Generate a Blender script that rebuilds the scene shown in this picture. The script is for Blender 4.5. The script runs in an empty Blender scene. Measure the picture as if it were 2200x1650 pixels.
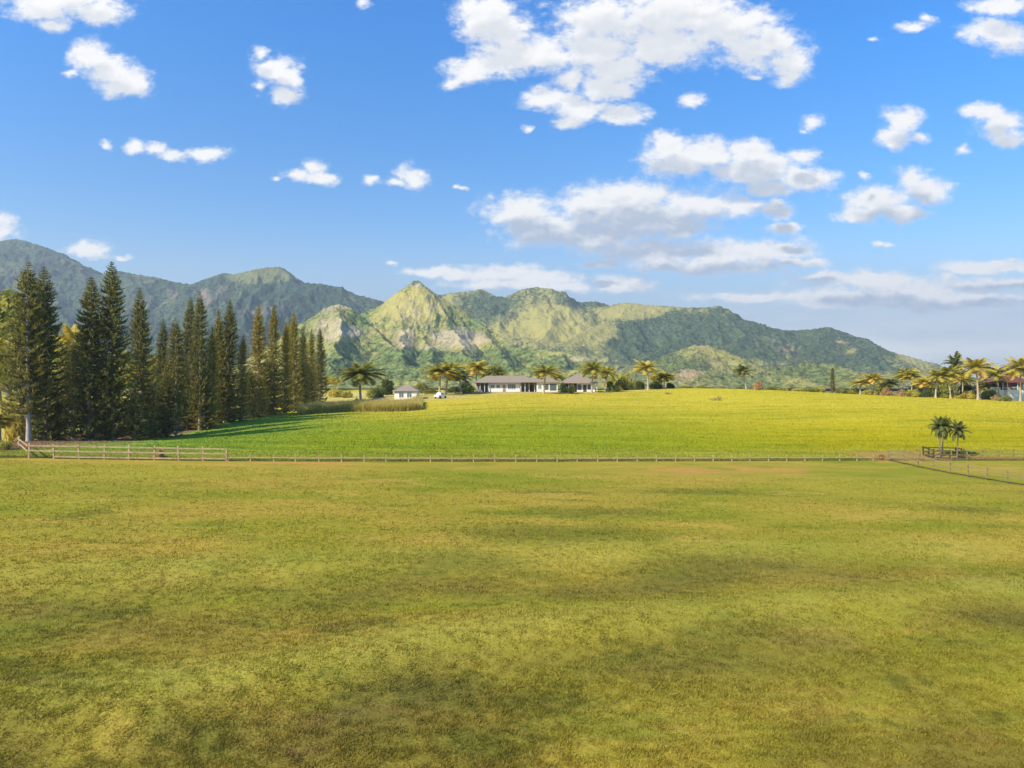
import bpy, math, random
import numpy as np
from mathutils import Vector
R = math.radians
scene = bpy.context.scene
C = scene.collection
F = 1486.0          # focal length in photo pixels (photo 2200 wide)
CAMZ = 9.0

# ------------------------------------------------------------------ camera
cam_d = bpy.data.cameras.new("camera")
cam_d.sensor_width = 36.0
cam_d.lens = 36.0 * F / 2200.0
cam_d.clip_start = 0.1
cam_d.clip_end = 30000
cam = bpy.data.objects.new("camera", cam_d)
cam.location = (0, 0, CAMZ)
cam.rotation_euler = (R(90), 0, 0)
C.objects.link(cam)
scene.camera = cam

# ------------------------------------------------------------------ light
TOSUN = Vector((-0.76, -0.65, 0.0)).normalized()
SUN_EL = R(37)
TOSUN = Vector((TOSUN.x * math.cos(SUN_EL), TOSUN.y * math.cos(SUN_EL), math.sin(SUN_EL)))
sd = bpy.data.lights.new("sun", 'SUN')
sd.energy = 5.0
sd.angle = R(0.5)
sd.color = (1.0, 0.86, 0.67)
so = bpy.data.objects.new("sun", sd)
so.rotation_euler = TOSUN.to_track_quat('Z', 'Y').to_euler()
so.location = (0, 0, 60)
C.objects.link(so)

vs = scene.view_settings
vs.view_transform = 'Standard'
vs.look = 'None'
vs.exposure = 0.55
vs.gamma = 1.0
vs.use_curve_mapping = False

cy = scene.cycles
cy.use_denoising = True
cy.max_bounces = 5
cy.diffuse_bounces = 3
cy.glossy_bounces = 1
cy.transmission_bounces = 3
cy.transparent_max_bounces = 4
cy.volume_bounces = 0
cy.sample_clamp_indirect = 4


# ------------------------------------------------------------------ node helper
class NT:
    def __init__(s, tree):
        s.t = tree; s.n = tree.nodes; s.l = tree.links
    def new(s, typ, **kw):
        n = s.n.new(typ)
        for k, v in kw.items():
            setattr(n, k, v)
        return n
    def setin(s, node, idx, v):
        if v is None: return
        if isinstance(v, bpy.types.NodeSocket):
            s.l.new(v, node.inputs[idx])
        else:
            node.inputs[idx].default_value = v
    def math(s, op, a, b=None, c=None, clamp=False):
        n = s.new('ShaderNodeMath', operation=op); n.use_clamp = clamp
        s.setin(n, 0, a); s.setin(n, 1, b); s.setin(n, 2, c)
        return n.outputs[0]
    def vm(s, op, a, b=None, c=None):
        n = s.new('ShaderNodeVectorMath', operation=op)
        s.setin(n, 0, a); s.setin(n, 1, b); s.setin(n, 2, c)
        return n.outputs['Value'] if op in ('LENGTH', 'DOT_PRODUCT') else n.outputs[0]
    def noise(s, vec, scale, detail=4, rough=0.55, dist=0.0, dim='3D'):
        n = s.new('ShaderNodeTexNoise', noise_dimensions=dim)
        s.setin(n, 'Vector', vec)
        n.inputs['Scale'].default_value = scale
        n.inputs['Detail'].default_value = detail
        n.inputs['Roughness'].default_value = rough
        n.inputs['Distortion'].default_value = dist
        return n.outputs[0]
    def maprange(s, v, a, b, c=0.0, d=1.0, smooth=False):
        n = s.new('ShaderNodeMapRange')
        if smooth: n.interpolation_type = 'SMOOTHSTEP'
        s.setin(n, 0, v); s.setin(n, 1, a); s.setin(n, 2, b); s.setin(n, 3, c); s.setin(n, 4, d)
        return n.outputs[0]
    def mix(s, f, a, b, blend='MIX'):
        n = s.new('ShaderNodeMix', data_type='RGBA', blend_type=blend)
        n.clamp_factor = True
        s.setin(n, 0, f)
        s.setin(n, 6, a if isinstance(a, bpy.types.NodeSocket) else (*a, 1))
        s.setin(n, 7, b if isinstance(b, bpy.types.NodeSocket) else (*b, 1))
        return n.outputs[2]
    def ramp(s, f, stops):
        n = s.new('ShaderNodeValToRGB')
        e = n.color_ramp.elements
        while len(e) < len(stops): e.new(0.5)
        for i, (p, c) in enumerate(stops):
            e[i].position = p; e[i].color = (*c, 1)
        s.setin(n, 0, f)
        return n.outputs[0]
    def comb(s, x, y, z):
        n = s.new('ShaderNodeCombineXYZ'); s.setin(n, 0, x); s.setin(n, 1, y); s.setin(n, 2, z)
        return n.outputs[0]


# ------------------------------------------------------------------ world: sky with clouds
world = bpy.data.worlds.new("World")
scene.world = world
world.use_nodes = True
world.node_tree.nodes.clear()
w = NT(world.node_tree)
sky = w.new('ShaderNodeTexSky', sky_type='NISHITA')
sky.sun_disc = False
sky.sun_elevation = SUN_EL
sky.sun_rotation = math.atan2(TOSUN.x, TOSUN.y)
sky.altitude = 0
sky.air_density = 1.0
sky.dust_density = 0.4
sky.ozone_density = 2.2
# cumulus clouds fixed to directions of the sky: ellipses (px, py, rx, ry), soft-merged, broken up by noise
CL = [
 (150, 0, 125, 34), (95, 25, 60, 22), (215, 22, 60, 28), (120, 50, 35, 18),
 (195, 118, 42, 30), (235, 150, 50, 32), (285, 175, 40, 34), (255, 190, 45, 22), (150, 160, 22, 10),
 (560, 115, 26, 24), (590, 150, 38, 30), (630, 165, 34, 32), (610, 205, 34, 20), (560, 190, 24, 18),
 (232, 310, 20, 12), (290, 315, 30, 18), (335, 318, 26, 18), (375, 333, 36, 15), (445, 332, 40, 17),
 (672, 362, 30, 20), (690, 383, 40, 18), (640, 378, 32, 15), (595, 388, 18, 7),
 (885, 380, 34, 26), (905, 372, 22, 18), (850, 394, 26, 10), (790, 388, 24, 12),
 (990, 408, 20, 8), (5, 495, 40, 32), (195, 540, 45, 22), (262, 557, 24, 9), (835, 567, 14, 6),
 (1040, 30, 60, 50), (1080, 70, 60, 50), (1110, 120, 60, 40), (1020, 150, 60, 28), (975, 180, 30, 20),
 (1060, 140, 70, 26), (1170, 120, 60, 40),
 (1300, 40, 110, 62), (1430, 30, 150, 60), (1290, 110, 100, 50), (1420, 90, 130, 48), (1560, 60, 110, 50),
 (1630, 100, 90, 46), (1700, 130, 46, 40), (1690, 165, 32, 20), (1330, 150, 80, 35), (1230, 170, 40, 20),
 (1310, 190, 60, 26), (1175, 212, 54, 26), (1245, 235, 60, 26), (1215, 262, 40, 14), (1330, 245, 60, 20),
 (1620, 162, 22, 10), (1485, 217, 32, 18), (1130, 275, 16, 12),
 (1430, 315, 50, 30), (1510, 330, 60, 32), (1460, 355, 70, 28), (1610, 330, 52, 30), (1640, 360, 70, 30),
 (1590, 370, 70, 26), (1720, 335, 40, 16), (1730, 380, 66, 28), (1650, 405, 60, 16),
 (1120, 455, 76, 38), (1180, 490, 110, 42), (1270, 440, 80, 42), (1360, 425, 90, 40), (1380, 470, 140, 42),
 (1500, 440, 100, 34), (1590, 440, 60, 22), (1290, 505, 120, 34), (1450, 490, 90, 26), (1670, 448, 36, 22),
 (1420, 545, 120, 26), (1560, 545, 150, 28), (1680, 535, 80, 22), (1520, 572, 170, 16), (1720, 562, 60, 12), (1290, 566, 40, 8),
 (1745, 262, 30, 20), (1725, 280, 18, 10), (1935, 262, 40, 28), (1915, 292, 38, 22), (1975, 295, 26, 18),
 (2065, 315, 22, 14), (2120, 240, 45, 20), (2150, 270, 44, 34), (2160, 300, 36, 18),
 (1890, 430, 70, 30), (1850, 460, 60, 18), (1960, 385, 36, 30), (1990, 410, 58, 30), (1930, 455, 66, 20), (1860, 375, 20, 14),
 (2150, 15, 60, 24), (2120, 70, 50, 26), (2170, 80, 50, 34), (1960, 60, 36, 10), (1880, 84, 22, 7), (1990, 40, 24, 12),
 (960, 588, 90, 13), (1080, 590, 110, 20), (1170, 598, 80, 16), (1220, 615, 70, 12), (1330, 612, 60, 18), (1100, 612, 140, 12),
 (1860, 602, 150, 20), (1960, 620, 140, 20), (2120, 610, 120, 14), (1820, 640, 170, 22), (2050, 645, 180, 22), (1620, 640, 130, 12),
 (2130, 575, 110, 13), (1900, 524, 26, 8), (1690, 490, 40, 12), (780, 5, 22, 12),
]
grp = bpy.data.node_groups.new("cloud_field", 'ShaderNodeTree')
grp.interface.new_socket("UV", in_out='INPUT', socket_type='NodeSocketVector')
grp.interface.new_socket("Field", in_out='OUTPUT', socket_type='NodeSocketFloat')
g = NT(grp)
gi = g.new('NodeGroupInput'); go_ = g.new('NodeGroupOutput')
acc = None
for (px, py, rx, ry) in CL:
    small = max(0.0, min(1.0, (40 - rx) / 22.0))
    rx *= 1.16; ry *= 1.16
    u, v = (px - 1100) / F, (825 - py) / F
    a, b = rx / F, ry / F
    q = g.vm('MULTIPLY_ADD', gi.outputs[0], (1 / a, 1 / b, 0), (-u / a, -v / b, 0))
    L = g.vm('LENGTH', q)
    if small > 0: L = g.math('ADD', L, 0.40 * small)
    acc = L if acc is None else g.math('SMOOTH_MIN', acc, L, 0.28)
g.l.new(acc, go_.inputs[0])

tc = w.new('ShaderNodeTexCoord')
sep = w.new('ShaderNodeSeparateXYZ'); w.l.new(tc.outputs['Generated'], sep.inputs[0])
ysafe = w.math('MAXIMUM', sep.outputs[1], 0.05)
u0 = w.math('DIVIDE', sep.outputs[0], ysafe)
v0 = w.math('DIVIDE', sep.outputs[2], ysafe)
uv = w.comb(u0, v0, 0.0)
uvn = w.comb(u0, w.math('MULTIPLY', v0, 1.5), 0.0)
wn = w.new('ShaderNodeTexNoise'); w.l.new(uvn, wn.inputs['Vector'])
wn.inputs['Scale'].default_value = 22; wn.inputs['Detail'].default_value = 6
warp = w.vm('MULTIPLY_ADD', wn.outputs['Color'], (0.036, 0.024, 0), (-0.018, -0.012, 0))
uvw = w.vm('ADD', uv, warp)
def field(vec):
    n = w.new('ShaderNodeGroup'); n.node_tree = grp
    w.l.new(vec, n.inputs[0])
    return n.outputs[0]
det = w.noise(uvn, 26, 9, 0.58, 0.15)
det_b = w.noise(uvn, 9, 3, 0.5, 0.1)
det_f = w.noise(uvn, 75, 6, 0.66, 0.2)
f1 = field(uvw)
# density: 1 inside, fading outwards, edges eroded by billowing noise
e1 = w.math('MULTIPLY_ADD', det, 2.1, -1.07)
e1 = w.math('ADD', e1, w.math('MULTIPLY_ADD', det_b, 0.8, -0.4))
e1 = w.math('ADD', e1, w.math('MULTIPLY_ADD', det_f, 1.5, -0.75))
dens = w.math('ADD', w.math('MULTIPLY', w.math('SUBTRACT', 1.06, f1), 1.5), e1)
alpha = w.maprange(dens, -0.30, 0.95, 0, 1, True)
# shading: how much cloud lies between here and the sunlit upper left of the cloud
def occl(off, offn, sc):
    f2 = field(w.vm('ADD', uvw, off))
    d2 = w.noise(w.vm('ADD', uvn, offn), 26, 5, 0.55, 0.15)
    o = w.math('ADD', w.math('MULTIPLY', w.math('SUBTRACT', 1.0, f2), 1.3), w.math('MULTIPLY_ADD', d2, 0.9, -0.45))
    return w.maprange(o, -0.05, sc, 0, 1, True), d2
o1, det2 = occl((-0.008, 0.030, 0), (-0.005, 0.012, 0), 0.80)
occ = w.math('MULTIPLY', o1, 0.95)
emb = w.math('MULTIPLY', w.math('SUBTRACT', det, det2), 1.2)
occ = w.math('SUBTRACT', occ, emb, clamp=True)
ccol = w.mix(occ, (5.8, 5.7, 5.5), w.mix(w.maprange(v0, 0.22, 0.42), (2.7, 3.1, 3.7), (4.4, 4.5, 4.6)))
ccol = w.mix(w.maprange(dens, 0.75, 0.1, 0, 0.45, True), ccol, (3.9, 4.35, 5.0))
front = w.maprange(sep.outputs[1], 0.08, 0.2, 0, 1)
alpha = w.math('MULTIPLY', alpha, front)
alpha = w.math('MULTIPLY', alpha, 0.97)
# a deeper blue than the bare sky texture gives
hs = w.new('ShaderNodeHueSaturation')
hs.inputs['Saturation'].default_value = 1.35
hs.inputs['Value'].default_value = 1.0
w.l.new(sky.outputs[0], hs.inputs['Color'])
skyc = w.mix(1.0, hs.outputs[0], w.mix(w.maprange(v0, 0.12, 0.52), (1.15, 0.92, 0.86), (0.62, 1.10, 1.34)), 'MULTIPLY')
skyc = w.mix(w.maprange(v0, 0.05, 0.24, 1, 0, True), skyc, (2.1, 3.0, 3.9))
band = w.math('MULTIPLY', w.maprange(v0, 0.02, 0.16, 1, 0, True), w.maprange(u0, 0.0, 0.55, 0, 1, True))
bn = w.noise(w.comb(u0, w.math('MULTIPLY', v0, 5.0), 3.0), 5, 5, 0.55)
band = w.math('MULTIPLY', band, w.maprange(bn, 0.35, 0.6, 0.55, 1.0))
skyc = w.mix(band, skyc, (6.1, 6.1, 5.5))
full = w.mix(alpha, skyc, ccol)
bg = w.new('ShaderNodeBackground')
w.l.new(full, bg.inputs[0])
bg.inputs[1].default_value = 0.13
wo = w.new('ShaderNodeOutputWorld')
w.l.new(bg.outputs[0], wo.inputs[0])
world.cycles.sampling_method = 'MANUAL'
world.cycles.sample_map_resolution = 256

# ------------------------------------------------------------------ numpy noise
_rng = np.random.RandomState(7)
_perm = np.concatenate([_rng.permutation(256)] * 3)
_grad = np.stack([np.cos(np.linspace(0, 2 * np.pi, 256, endpoint=False)), np.sin(np.linspace(0, 2 * np.pi, 256, endpoint=False))], 1)
_grad = _grad[_rng.permutation(256)]
def pnoise(x, y, seed=0):
    x = np.asarray(x, float) + seed * 17.37; y = np.asarray(y, float) + seed * 9.71
    xi = np.floor(x).astype(int); yi = np.floor(y).astype(int)
    xf = x - xi; yf = y - yi
    u = xf * xf * xf * (xf * (xf * 6 - 15) + 10); v = yf * yf * yf * (yf * (yf * 6 - 15) + 10)
    def gr(ix, iy, dx, dy):
        h = _perm[_perm[ix & 255] + (iy & 255)]
        gg = _grad[h]
        return gg[..., 0] * dx + gg[..., 1] * dy
    a = gr(xi, yi, xf, yf); b = gr(xi + 1, yi, xf - 1, yf)
    c = gr(xi, yi + 1, xf, yf - 1); d = gr(xi + 1, yi + 1, xf - 1, yf - 1)
    return 1.4 * ((a * (1 - u) + b * u) * (1 - v) + (c * (1 - u) + d * u) * v)
def fbm(x, y, octv=4, seed=0, gain=0.5):
    s = 0; a = 1.0; t = 0
    for i in range(octv):
        s = s + a * pnoise(x * 2 ** i, y * 2 ** i, seed + i); t += a; a *= gain
    return s / t
def ridged(x, y, octv=4, seed=0, gain=0.5):
    s = 0; a = 1.0; t = 0
    for i in range(octv):
        s = s + a * (1 - 2 * np.abs(pnoise(x * 2 ** i, y * 2 ** i, seed + i))); t += a; a *= gain
    return s / t

# ------------------------------------------------------------------ mesh helpers
def mesh_np(name, verts, faces, mat, parent=None, attrs=None, smooth=False):
    """verts n x 3, faces m x k (k = 3 or 4) or a list of such arrays"""
    if not isinstance(faces, list): faces = [faces]
    faces = [np.asarray(f, np.int32) for f in faces if len(f)]
    me = bpy.data.meshes.new(name)
    me.vertices.add(len(verts))
    me.vertices.foreach_set("co", np.asarray(verts, np.float32).ravel())
    nl = sum(f.size for f in faces); nf = sum(len(f) for f in faces)
    me.loops.add(nl); me.polygons.add(nf)
    me.loops.foreach_set("vertex_index", np.concatenate([f.ravel() for f in faces]))
    tot = np.concatenate([np.full(len(f), f.shape[1], np.int32) for f in faces])
    st = np.concatenate([[0], np.cumsum(tot)[:-1]]).astype(np.int32)
    me.polygons.foreach_set("loop_start", st)
    me.polygons.foreach_set("loop_total", tot)
    me.update(calc_edges=True)
    if smooth: me.polygons.foreach_set("use_smooth", np.ones(nf, bool))
    for k, a in (attrs or {}).items():
        at = me.attributes.new(k, 'FLOAT', 'POINT')
        at.data.foreach_set("value", np.asarray(a, np.float32))
    me.materials.append(mat)
    o = bpy.data.objects.new(name, me)
    C.objects.link(o)
    if parent is not None: o.parent = parent
    return o

class MB:
    def __init__(s): s.v = []; s.f = []
    def box(s, c, size, rz=0.0, tilt=None):
        hx, hy, hz = size[0] / 2, size[1] / 2, size[2] / 2
        b = len(s.v); cr, sr = math.cos(rz), math.sin(rz)
        for dz in (-hz, hz):
            for dx, dy in ((-hx, -hy), (hx, -hy), (hx, hy), (-hx, hy)):
                s.v.append((c[0] + dx * cr - dy * sr, c[1] + dx * sr + dy * cr, c[2] + dz))
        for q in ((0, 3, 2, 1), (4, 5, 6, 7), (0, 1, 5, 4), (1, 2, 6, 5), (2, 3, 7, 6), (3, 0, 4, 7)):
            s.f.append([b + i for i in q])
        return s
    def beam(s, p, q, wd, ht):
        """a board from p to q, wd across, ht high"""
        p = Vector(p); q = Vector(q); d = (q - p).normalized()
        side = Vector((-d.y, d.x, 0)).normalized() * wd / 2
        up = Vector((0, 0, ht / 2)) if abs(d.z) < 0.9 else Vector((0, ht / 2, 0))
        b = len(s.v)
        for e in (p, q):
            for a, c in ((-1, -1), (1, -1), (1, 1), (-1, 1)):
                s.v.append(tuple(e + side * a + up * c))
        for k in ((0, 1, 2, 3), (7, 6, 5, 4), (0, 4, 5, 1), (1, 5, 6, 2), (2, 6, 7, 3), (3, 7, 4, 0)):
            s.f.append([b + i for i in k])
        return s
    def poly(s, pts):
        b = len(s.v); s.v += [tuple(p) for p in pts]; s.f.append([b + i for i in range(len(pts))]); return s
    def build(s, name, mat, parent=None, bevel=0):
        me = bpy.data.meshes.new(name)
        me.from_pydata(s.v, [], s.f); me.update()
        me.materials.append(mat)
        o = bpy.data.objects.new(name, me); C.objects.link(o)
        if parent is not None: o.parent = parent
        return o

def tube_np(pts, rad, n=8):
    pts = np.asarray(pts, float); m = len(pts)
    t = np.gradient(pts, axis=0); t /= np.linalg.norm(t, axis=1)[:, None] + 1e-9
    ref = np.where(np.abs(t[:, 2:3]) > 0.9, np.array([[1., 0, 0]]), np.array([[0, 0, 1.]]))
    a = np.cross(t, ref); a /= np.linalg.norm(a, axis=1)[:, None]; b = np.cross(t, a)
    ang = np.linspace(0, 2 * np.pi, n, endpoint=False)
    rad = np.asarray(rad, float) * np.ones(m)
    v = pts[:, None] + rad[:, None, None] * (np.cos(ang)[None, :, None] * a[:, None] + np.sin(ang)[None, :, None] * b[:, None])
    v = v.reshape(-1, 3)
    i = np.arange(m - 1)[:, None] * n; j = np.arange(n)[None]; j2 = (j + 1) % n
    f = np.stack([i + j, i + j2, i + n + j2, i + n + j], -1).reshape(-1, 4)
    return v, f

def tag(o, label=None, cat=None, group=None, kind=None):
    if label: o['label'] = label
    if cat: o['category'] = cat
    if group: o['group'] = group
    if kind: o['kind'] = kind
    return o
def empty(name, loc=(0, 0, 0), rz=0.0):
    o = bpy.data.objects.new(name, None); C.objects.link(o)
    o.location = loc; o.rotation_euler = (0, 0, rz); o.empty_display_size = 0.5
    return o
RND = random.Random(12)
def copy_tree(o, parent=None):
    c = o.copy(); C.objects.link(c)
    if parent is not None: c.parent = parent
    for ch in list(o.children): copy_tree(ch, c)
    return c
class Proto:
    """first use moves the original, every later one a copy"""
    def __init__(s, build): s.build = build; s.o = None
    def put(s, loc, scale, rz, label, cat, group=None):
        if s.o is None: s.o = s.build(); o = s.o
        else: o = copy_tree(s.o)
        o.location = loc
        tl = {'palm tree': 0.09, 'pine tree': 0.022}.get(cat, 0.0)
        o.rotation_euler = (RND.uniform(-tl, tl), RND.uniform(-tl, tl), rz)
        o.scale = scale if hasattr(scale, '__len__') else (scale,) * 3
        for k in ('group',):
            if k in o: del o[k]
        return tag(o, label, cat, group)

# ------------------------------------------------------------------ ground shape
def WX(px, D): return (px - 1100) / F * D
def ZP(py, D): return CAMZ + (825 - py) / F * D
ctrl = []
def cp(px, py, D): ctrl.append((WX(px, D), D, ZP(py, D)))
for X in (-60, -30, 0, 30, 60):
    for Y in (-10, 14, 32, 52):
        ctrl.append((X, Y, (0.9 if X < 0 else -0.5) * min(1, abs(X) / 60) * (0.5 + Y / 70)))
for px in (-300, 68, 500, 1100, 1500, 1905, 2150, 2500):
    p = (px - 1100) / F; D = 79 / (1 - 0.15 * p)
    cp(px, np.interp(px, [68, 500, 800, 1905, 2200], [985, 991, 993, 990, 990]), D)
cp(2103, 1025, 74)
for px, py, D in ((60, 948, 92), (-200, 960, 100), (300, 940, 111), (500, 897, 136), (600, 886, 152), (700, 868, 180),
                  (650, 893, 140), (900, 880, 150), (870, 857, 175), (960, 853, 178), (1030, 843, 200), (1150, 843, 200), (1290, 843, 200),
                  (1100, 900, 118), (1100, 865, 155), (1450, 835, 202), (1450, 870, 150), (1450, 910, 115), (1650, 838, 202), (1900, 851, 195), (1900, 900, 120), (2200, 865, 185), (2200, 920, 112),
                  (2500, 880, 175), (750, 838, 230), (400, 850, 220), (0, 850, 220), (-200, 850, 200)):
    cp(px, py, D)
for X in (-300, -100, 60, 200, 350):
    ctrl.append((X, 300, 4.0)); ctrl.append((X, 360, 1.5))
ctrl = np.array(ctrl)
_cxy = ctrl[:, :2]
def _phi(r2): return np.sqrt(r2 + 14.0 ** 2)
_K = _phi(((_cxy[:, None] - _cxy[None]) ** 2).sum(-1)) + np.eye(len(ctrl)) * -0.05
_P = np.c_[np.ones(len(ctrl)), _cxy / 100]
_A = np.block([[_K, _P], [_P.T, np.zeros((3, 3))]])
_W = np.linalg.solve(_A, np.r_[ctrl[:, 2], 0, 0, 0])
_ridge = np.array([(-30, 16.5), (-13.5, 18.2), (-8.2, 20.4), (-3.1, 23.3), (3.5, 25.7), (13.2, 28.2), (22, 30), (50, 34)])
def gz(x, y):
    x = np.atleast_1d(np.asarray(x, float)); y = np.atleast_1d(np.asarray(y, float))
    sh = x.shape; xf = x.ravel(); yf = y.ravel()
    out = np.empty(len(xf))
    for s in range(0, len(xf), 60000):
        xs, ys = xf[s:s + 60000], yf[s:s + 60000]
        r2 = (xs[:, None] - _cxy[:, 0]) ** 2 + (ys[:, None] - _cxy[:, 1]) ** 2
        out[s:s + 60000] = _phi(r2) @ _W[:-3] + _W[-3] + _W[-2] * xs / 100 + _W[-1] * ys / 100
    # beyond the farmed slope the land goes level
    t = np.clip((yf - 300) / 200, 0, 1) + np.clip((np.abs(xf) - 330) / 150, 0, 1)
    t = np.clip(t, 0, 1); t = t * t * (3 - 2 * t)
    out = out * (1 - t)
    near = np.clip(1 - yf / 75, 0, 1)
    out += near ** 0.5 * (0.36 * fbm(xf / 13, yf / 8, 3, 3) + 0.05 * fbm(xf / 2.2, yf / 2.2, 2, 8))
    ry = np.interp(xf, _ridge[:, 0], _ridge[:, 1])
    d = yf - ry - 0.5 * pnoise(xf / 5, xf * 0, 4)
    out += np.where(d > 0, 0.52 * np.exp(-(d / 4.0) ** 2), 0.52 * np.exp(-(d / 1.7) ** 2)) * near ** 0.3
    ry2 = np.interp(xf, [-40, -20, 0, 20, 40], [26, 31, 36, 38, 39])
    d = yf - ry2 - 0.8 * pnoise(xf / 7, xf * 0, 5)
    out += np.where(d > 0, 0.32 * np.exp(-(d / 6) ** 2), 0.32 * np.exp(-(d / 2.2) ** 2)) * near ** 0.3
    mid = np.clip((yf - 80) / 15, 0, 1) * np.clip((330 - yf) / 60, 0, 1)
    out += mid * 0.14 * fbm(xf / 26, yf / 7, 3, 11)
    return out.reshape(sh)
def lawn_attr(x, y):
    """crest: light painted on the crowns of the swells; hollow: shade painted just below them"""
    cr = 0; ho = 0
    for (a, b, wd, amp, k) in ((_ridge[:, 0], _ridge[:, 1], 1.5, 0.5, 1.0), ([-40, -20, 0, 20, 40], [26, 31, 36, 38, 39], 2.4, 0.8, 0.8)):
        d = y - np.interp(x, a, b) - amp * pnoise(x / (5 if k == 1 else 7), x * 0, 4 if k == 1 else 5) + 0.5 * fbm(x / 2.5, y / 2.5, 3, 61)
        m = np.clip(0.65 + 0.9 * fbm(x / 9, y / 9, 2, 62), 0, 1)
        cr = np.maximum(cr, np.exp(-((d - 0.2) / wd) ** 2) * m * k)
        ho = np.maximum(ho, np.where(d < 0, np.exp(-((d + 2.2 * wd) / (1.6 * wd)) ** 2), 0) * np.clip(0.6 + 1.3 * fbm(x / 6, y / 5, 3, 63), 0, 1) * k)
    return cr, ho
def g1(x, y): return float(gz(x, y)[0])
def fence_y(px):
    return 79 / (1 - 0.15 * (np.asarray(px, float) - 1100) / F)

def grid_sheet(name, pxs, rows, mat, zoff=0.0, lawn_at=False):
    """rows: function t in 0..1, px -> D; returns the sheet in perspective rows"""
    PX, T = np.meshgrid(pxs, rows[0])
    D = rows[1](T, PX)
    X = (PX - 1100) / F * D
    Z = gz(X, D) + zoff
    v = np.stack([X, D, Z], -1).reshape(-1, 3)
    n = len(pxs); m = len(rows[0])
    i = np.arange(m - 1)[:, None] * n; j = np.arange(n - 1)[None]
    f = np.stack([i + j, i + j + 1, i + n + j + 1, i + n + j], -1).reshape(-1, 4)
    at = dict(zip(('crest', 'hollow'), (q.ravel() for q in lawn_attr(X, D)))) if lawn_at else None
    return mesh_np(name, v, f, mat, smooth=True, attrs=at)

# ------------------------------------------------------------------ materials
def new_mat(name):
    m = bpy.data.materials.new(name); m.use_nodes = True
    m.node_tree.nodes.clear()
    return m, NT(m.node_tree)
def principled(t, col, rough=0.8, spec=0.2, normal=None, metallic=0.0):
    b = t.new('ShaderNodeBsdfPrincipled')
    t.setin(b, 'Base Color', col if isinstance(col, bpy.types.NodeSocket) else (*col, 1))
    t.setin(b, 'Roughness', rough)
    b.inputs['Specular IOR Level'].default_value = spec
    b.inputs['Metallic'].default_value = metallic
    if normal: t.l.new(normal, b.inputs['Normal'])
    return b.outputs[0]
def out(t, sh):
    o = t.new('ShaderNodeOutputMaterial'); t.l.new(sh, o.inputs[0])
def bump(t, h, strength=0.5, dist=0.1):
    b = t.new('ShaderNodeBump'); b.inputs['Strength'].default_value = strength
    b.inputs['Distance'].default_value = dist; t.l.new(h, b.inputs['Height'])
    return b.outputs[0]
def simple_mat(name, col, rough=0.7, var=0.15, scale=3.0, spec=0.3, stretch=(1, 1, 1), bmp=0.2):
    m, t = new_mat(name)
    co = t.new('ShaderNodeTexCoord').outputs['Object']
    vec = t.vm('MULTIPLY', co, stretch)
    n = t.noise(vec, scale, 5, 0.6)
    k = t.maprange(n, 0.3, 0.7, 1 - var, 1 + var)
    kk = t.comb(k, k, k)
    c = t.mix(1.0, col, kk, 'MULTIPLY')
    out(t, principled(t, c, rough, spec, bump(t, n, bmp, 0.02)))
    return m

def blob(t, pos, X, Y, rx, ry, soft=0.5, seed=0.0, amp=0.5):
    """a patch of the ground round (X, Y) with a ragged edge, 0..1"""
    q = t.vm('MULTIPLY_ADD', pos, (1 / rx, 1 / ry, 0), (-X / rx, -Y / ry, 0))
    L = t.vm('LENGTH', q)
    return L

# turf colour group shared by the ground and its blades
turf = bpy.data.node_groups.new("turf_colour", 'ShaderNodeTree')
turf.interface.new_socket("Colour", in_out='OUTPUT', socket_type='NodeSocketColor')
turf.interface.new_socket("Rough", in_out='OUTPUT', socket_type='NodeSocketFloat')
t = NT(turf)
to = t.new('NodeGroupOutput')
pos = t.new('ShaderNodeNewGeometry').outputs['Position']
flat = t.vm('MULTIPLY', pos, (1, 1, 0))
sx = t.vm('MULTIPLY', flat, (0.45, 1.0, 1))
nA = t.noise(sx, 0.085, 5, 0.6, 0.6)             # wide patches
nB = t.noise(t.vm('ADD', sx, (31, 7, 0)), 0.42, 6, 0.62, 0.4)   # metre-size patches
nC = t.noise(flat, 2.6, 5, 0.7)                  # clumps
nD = t.noise(flat, 14.0, 3, 0.7)                 # tufts
base = t.mix(t.maprange(nA, 0.36, 0.66), (0.239, 0.245, 0.019), (0.398, 0.284, 0.043))
base = t.mix(t.math('MULTIPLY', t.maprange(nB, 0.50, 0.68, 0, 1, True), 0.55), base, (0.152, 0.185, 0.015))
nB2 = t.noise(t.vm('ADD', sx, (-13, 57, 0)), 0.30, 6, 0.65, 0.5)
base = t.mix(t.math('MULTIPLY', t.maprange(nB2, 0.52, 0.70, 0, 1, True), 0.65), base, (0.461, 0.317, 0.061))
sepg = t.new('ShaderNodeSeparateXYZ'); t.l.new(pos, sepg.inputs[0])
# darker brown turf close by at the bottom, greener and smoother to the back right
near = t.maprange(sepg.outputs[1], 15, 27, 1, 0, True)
nE = t.noise(t.vm('ADD', flat, (3, 91, 0)), 0.16, 4, 0.6, 0.4)
base = t.mix(t.math('MULTIPLY', t.math('MULTIPLY', near, t.maprange(nE, 0.40, 0.60, 0, 1, True)), 0.7), base, (0.167, 0.132, 0.024))
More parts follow.
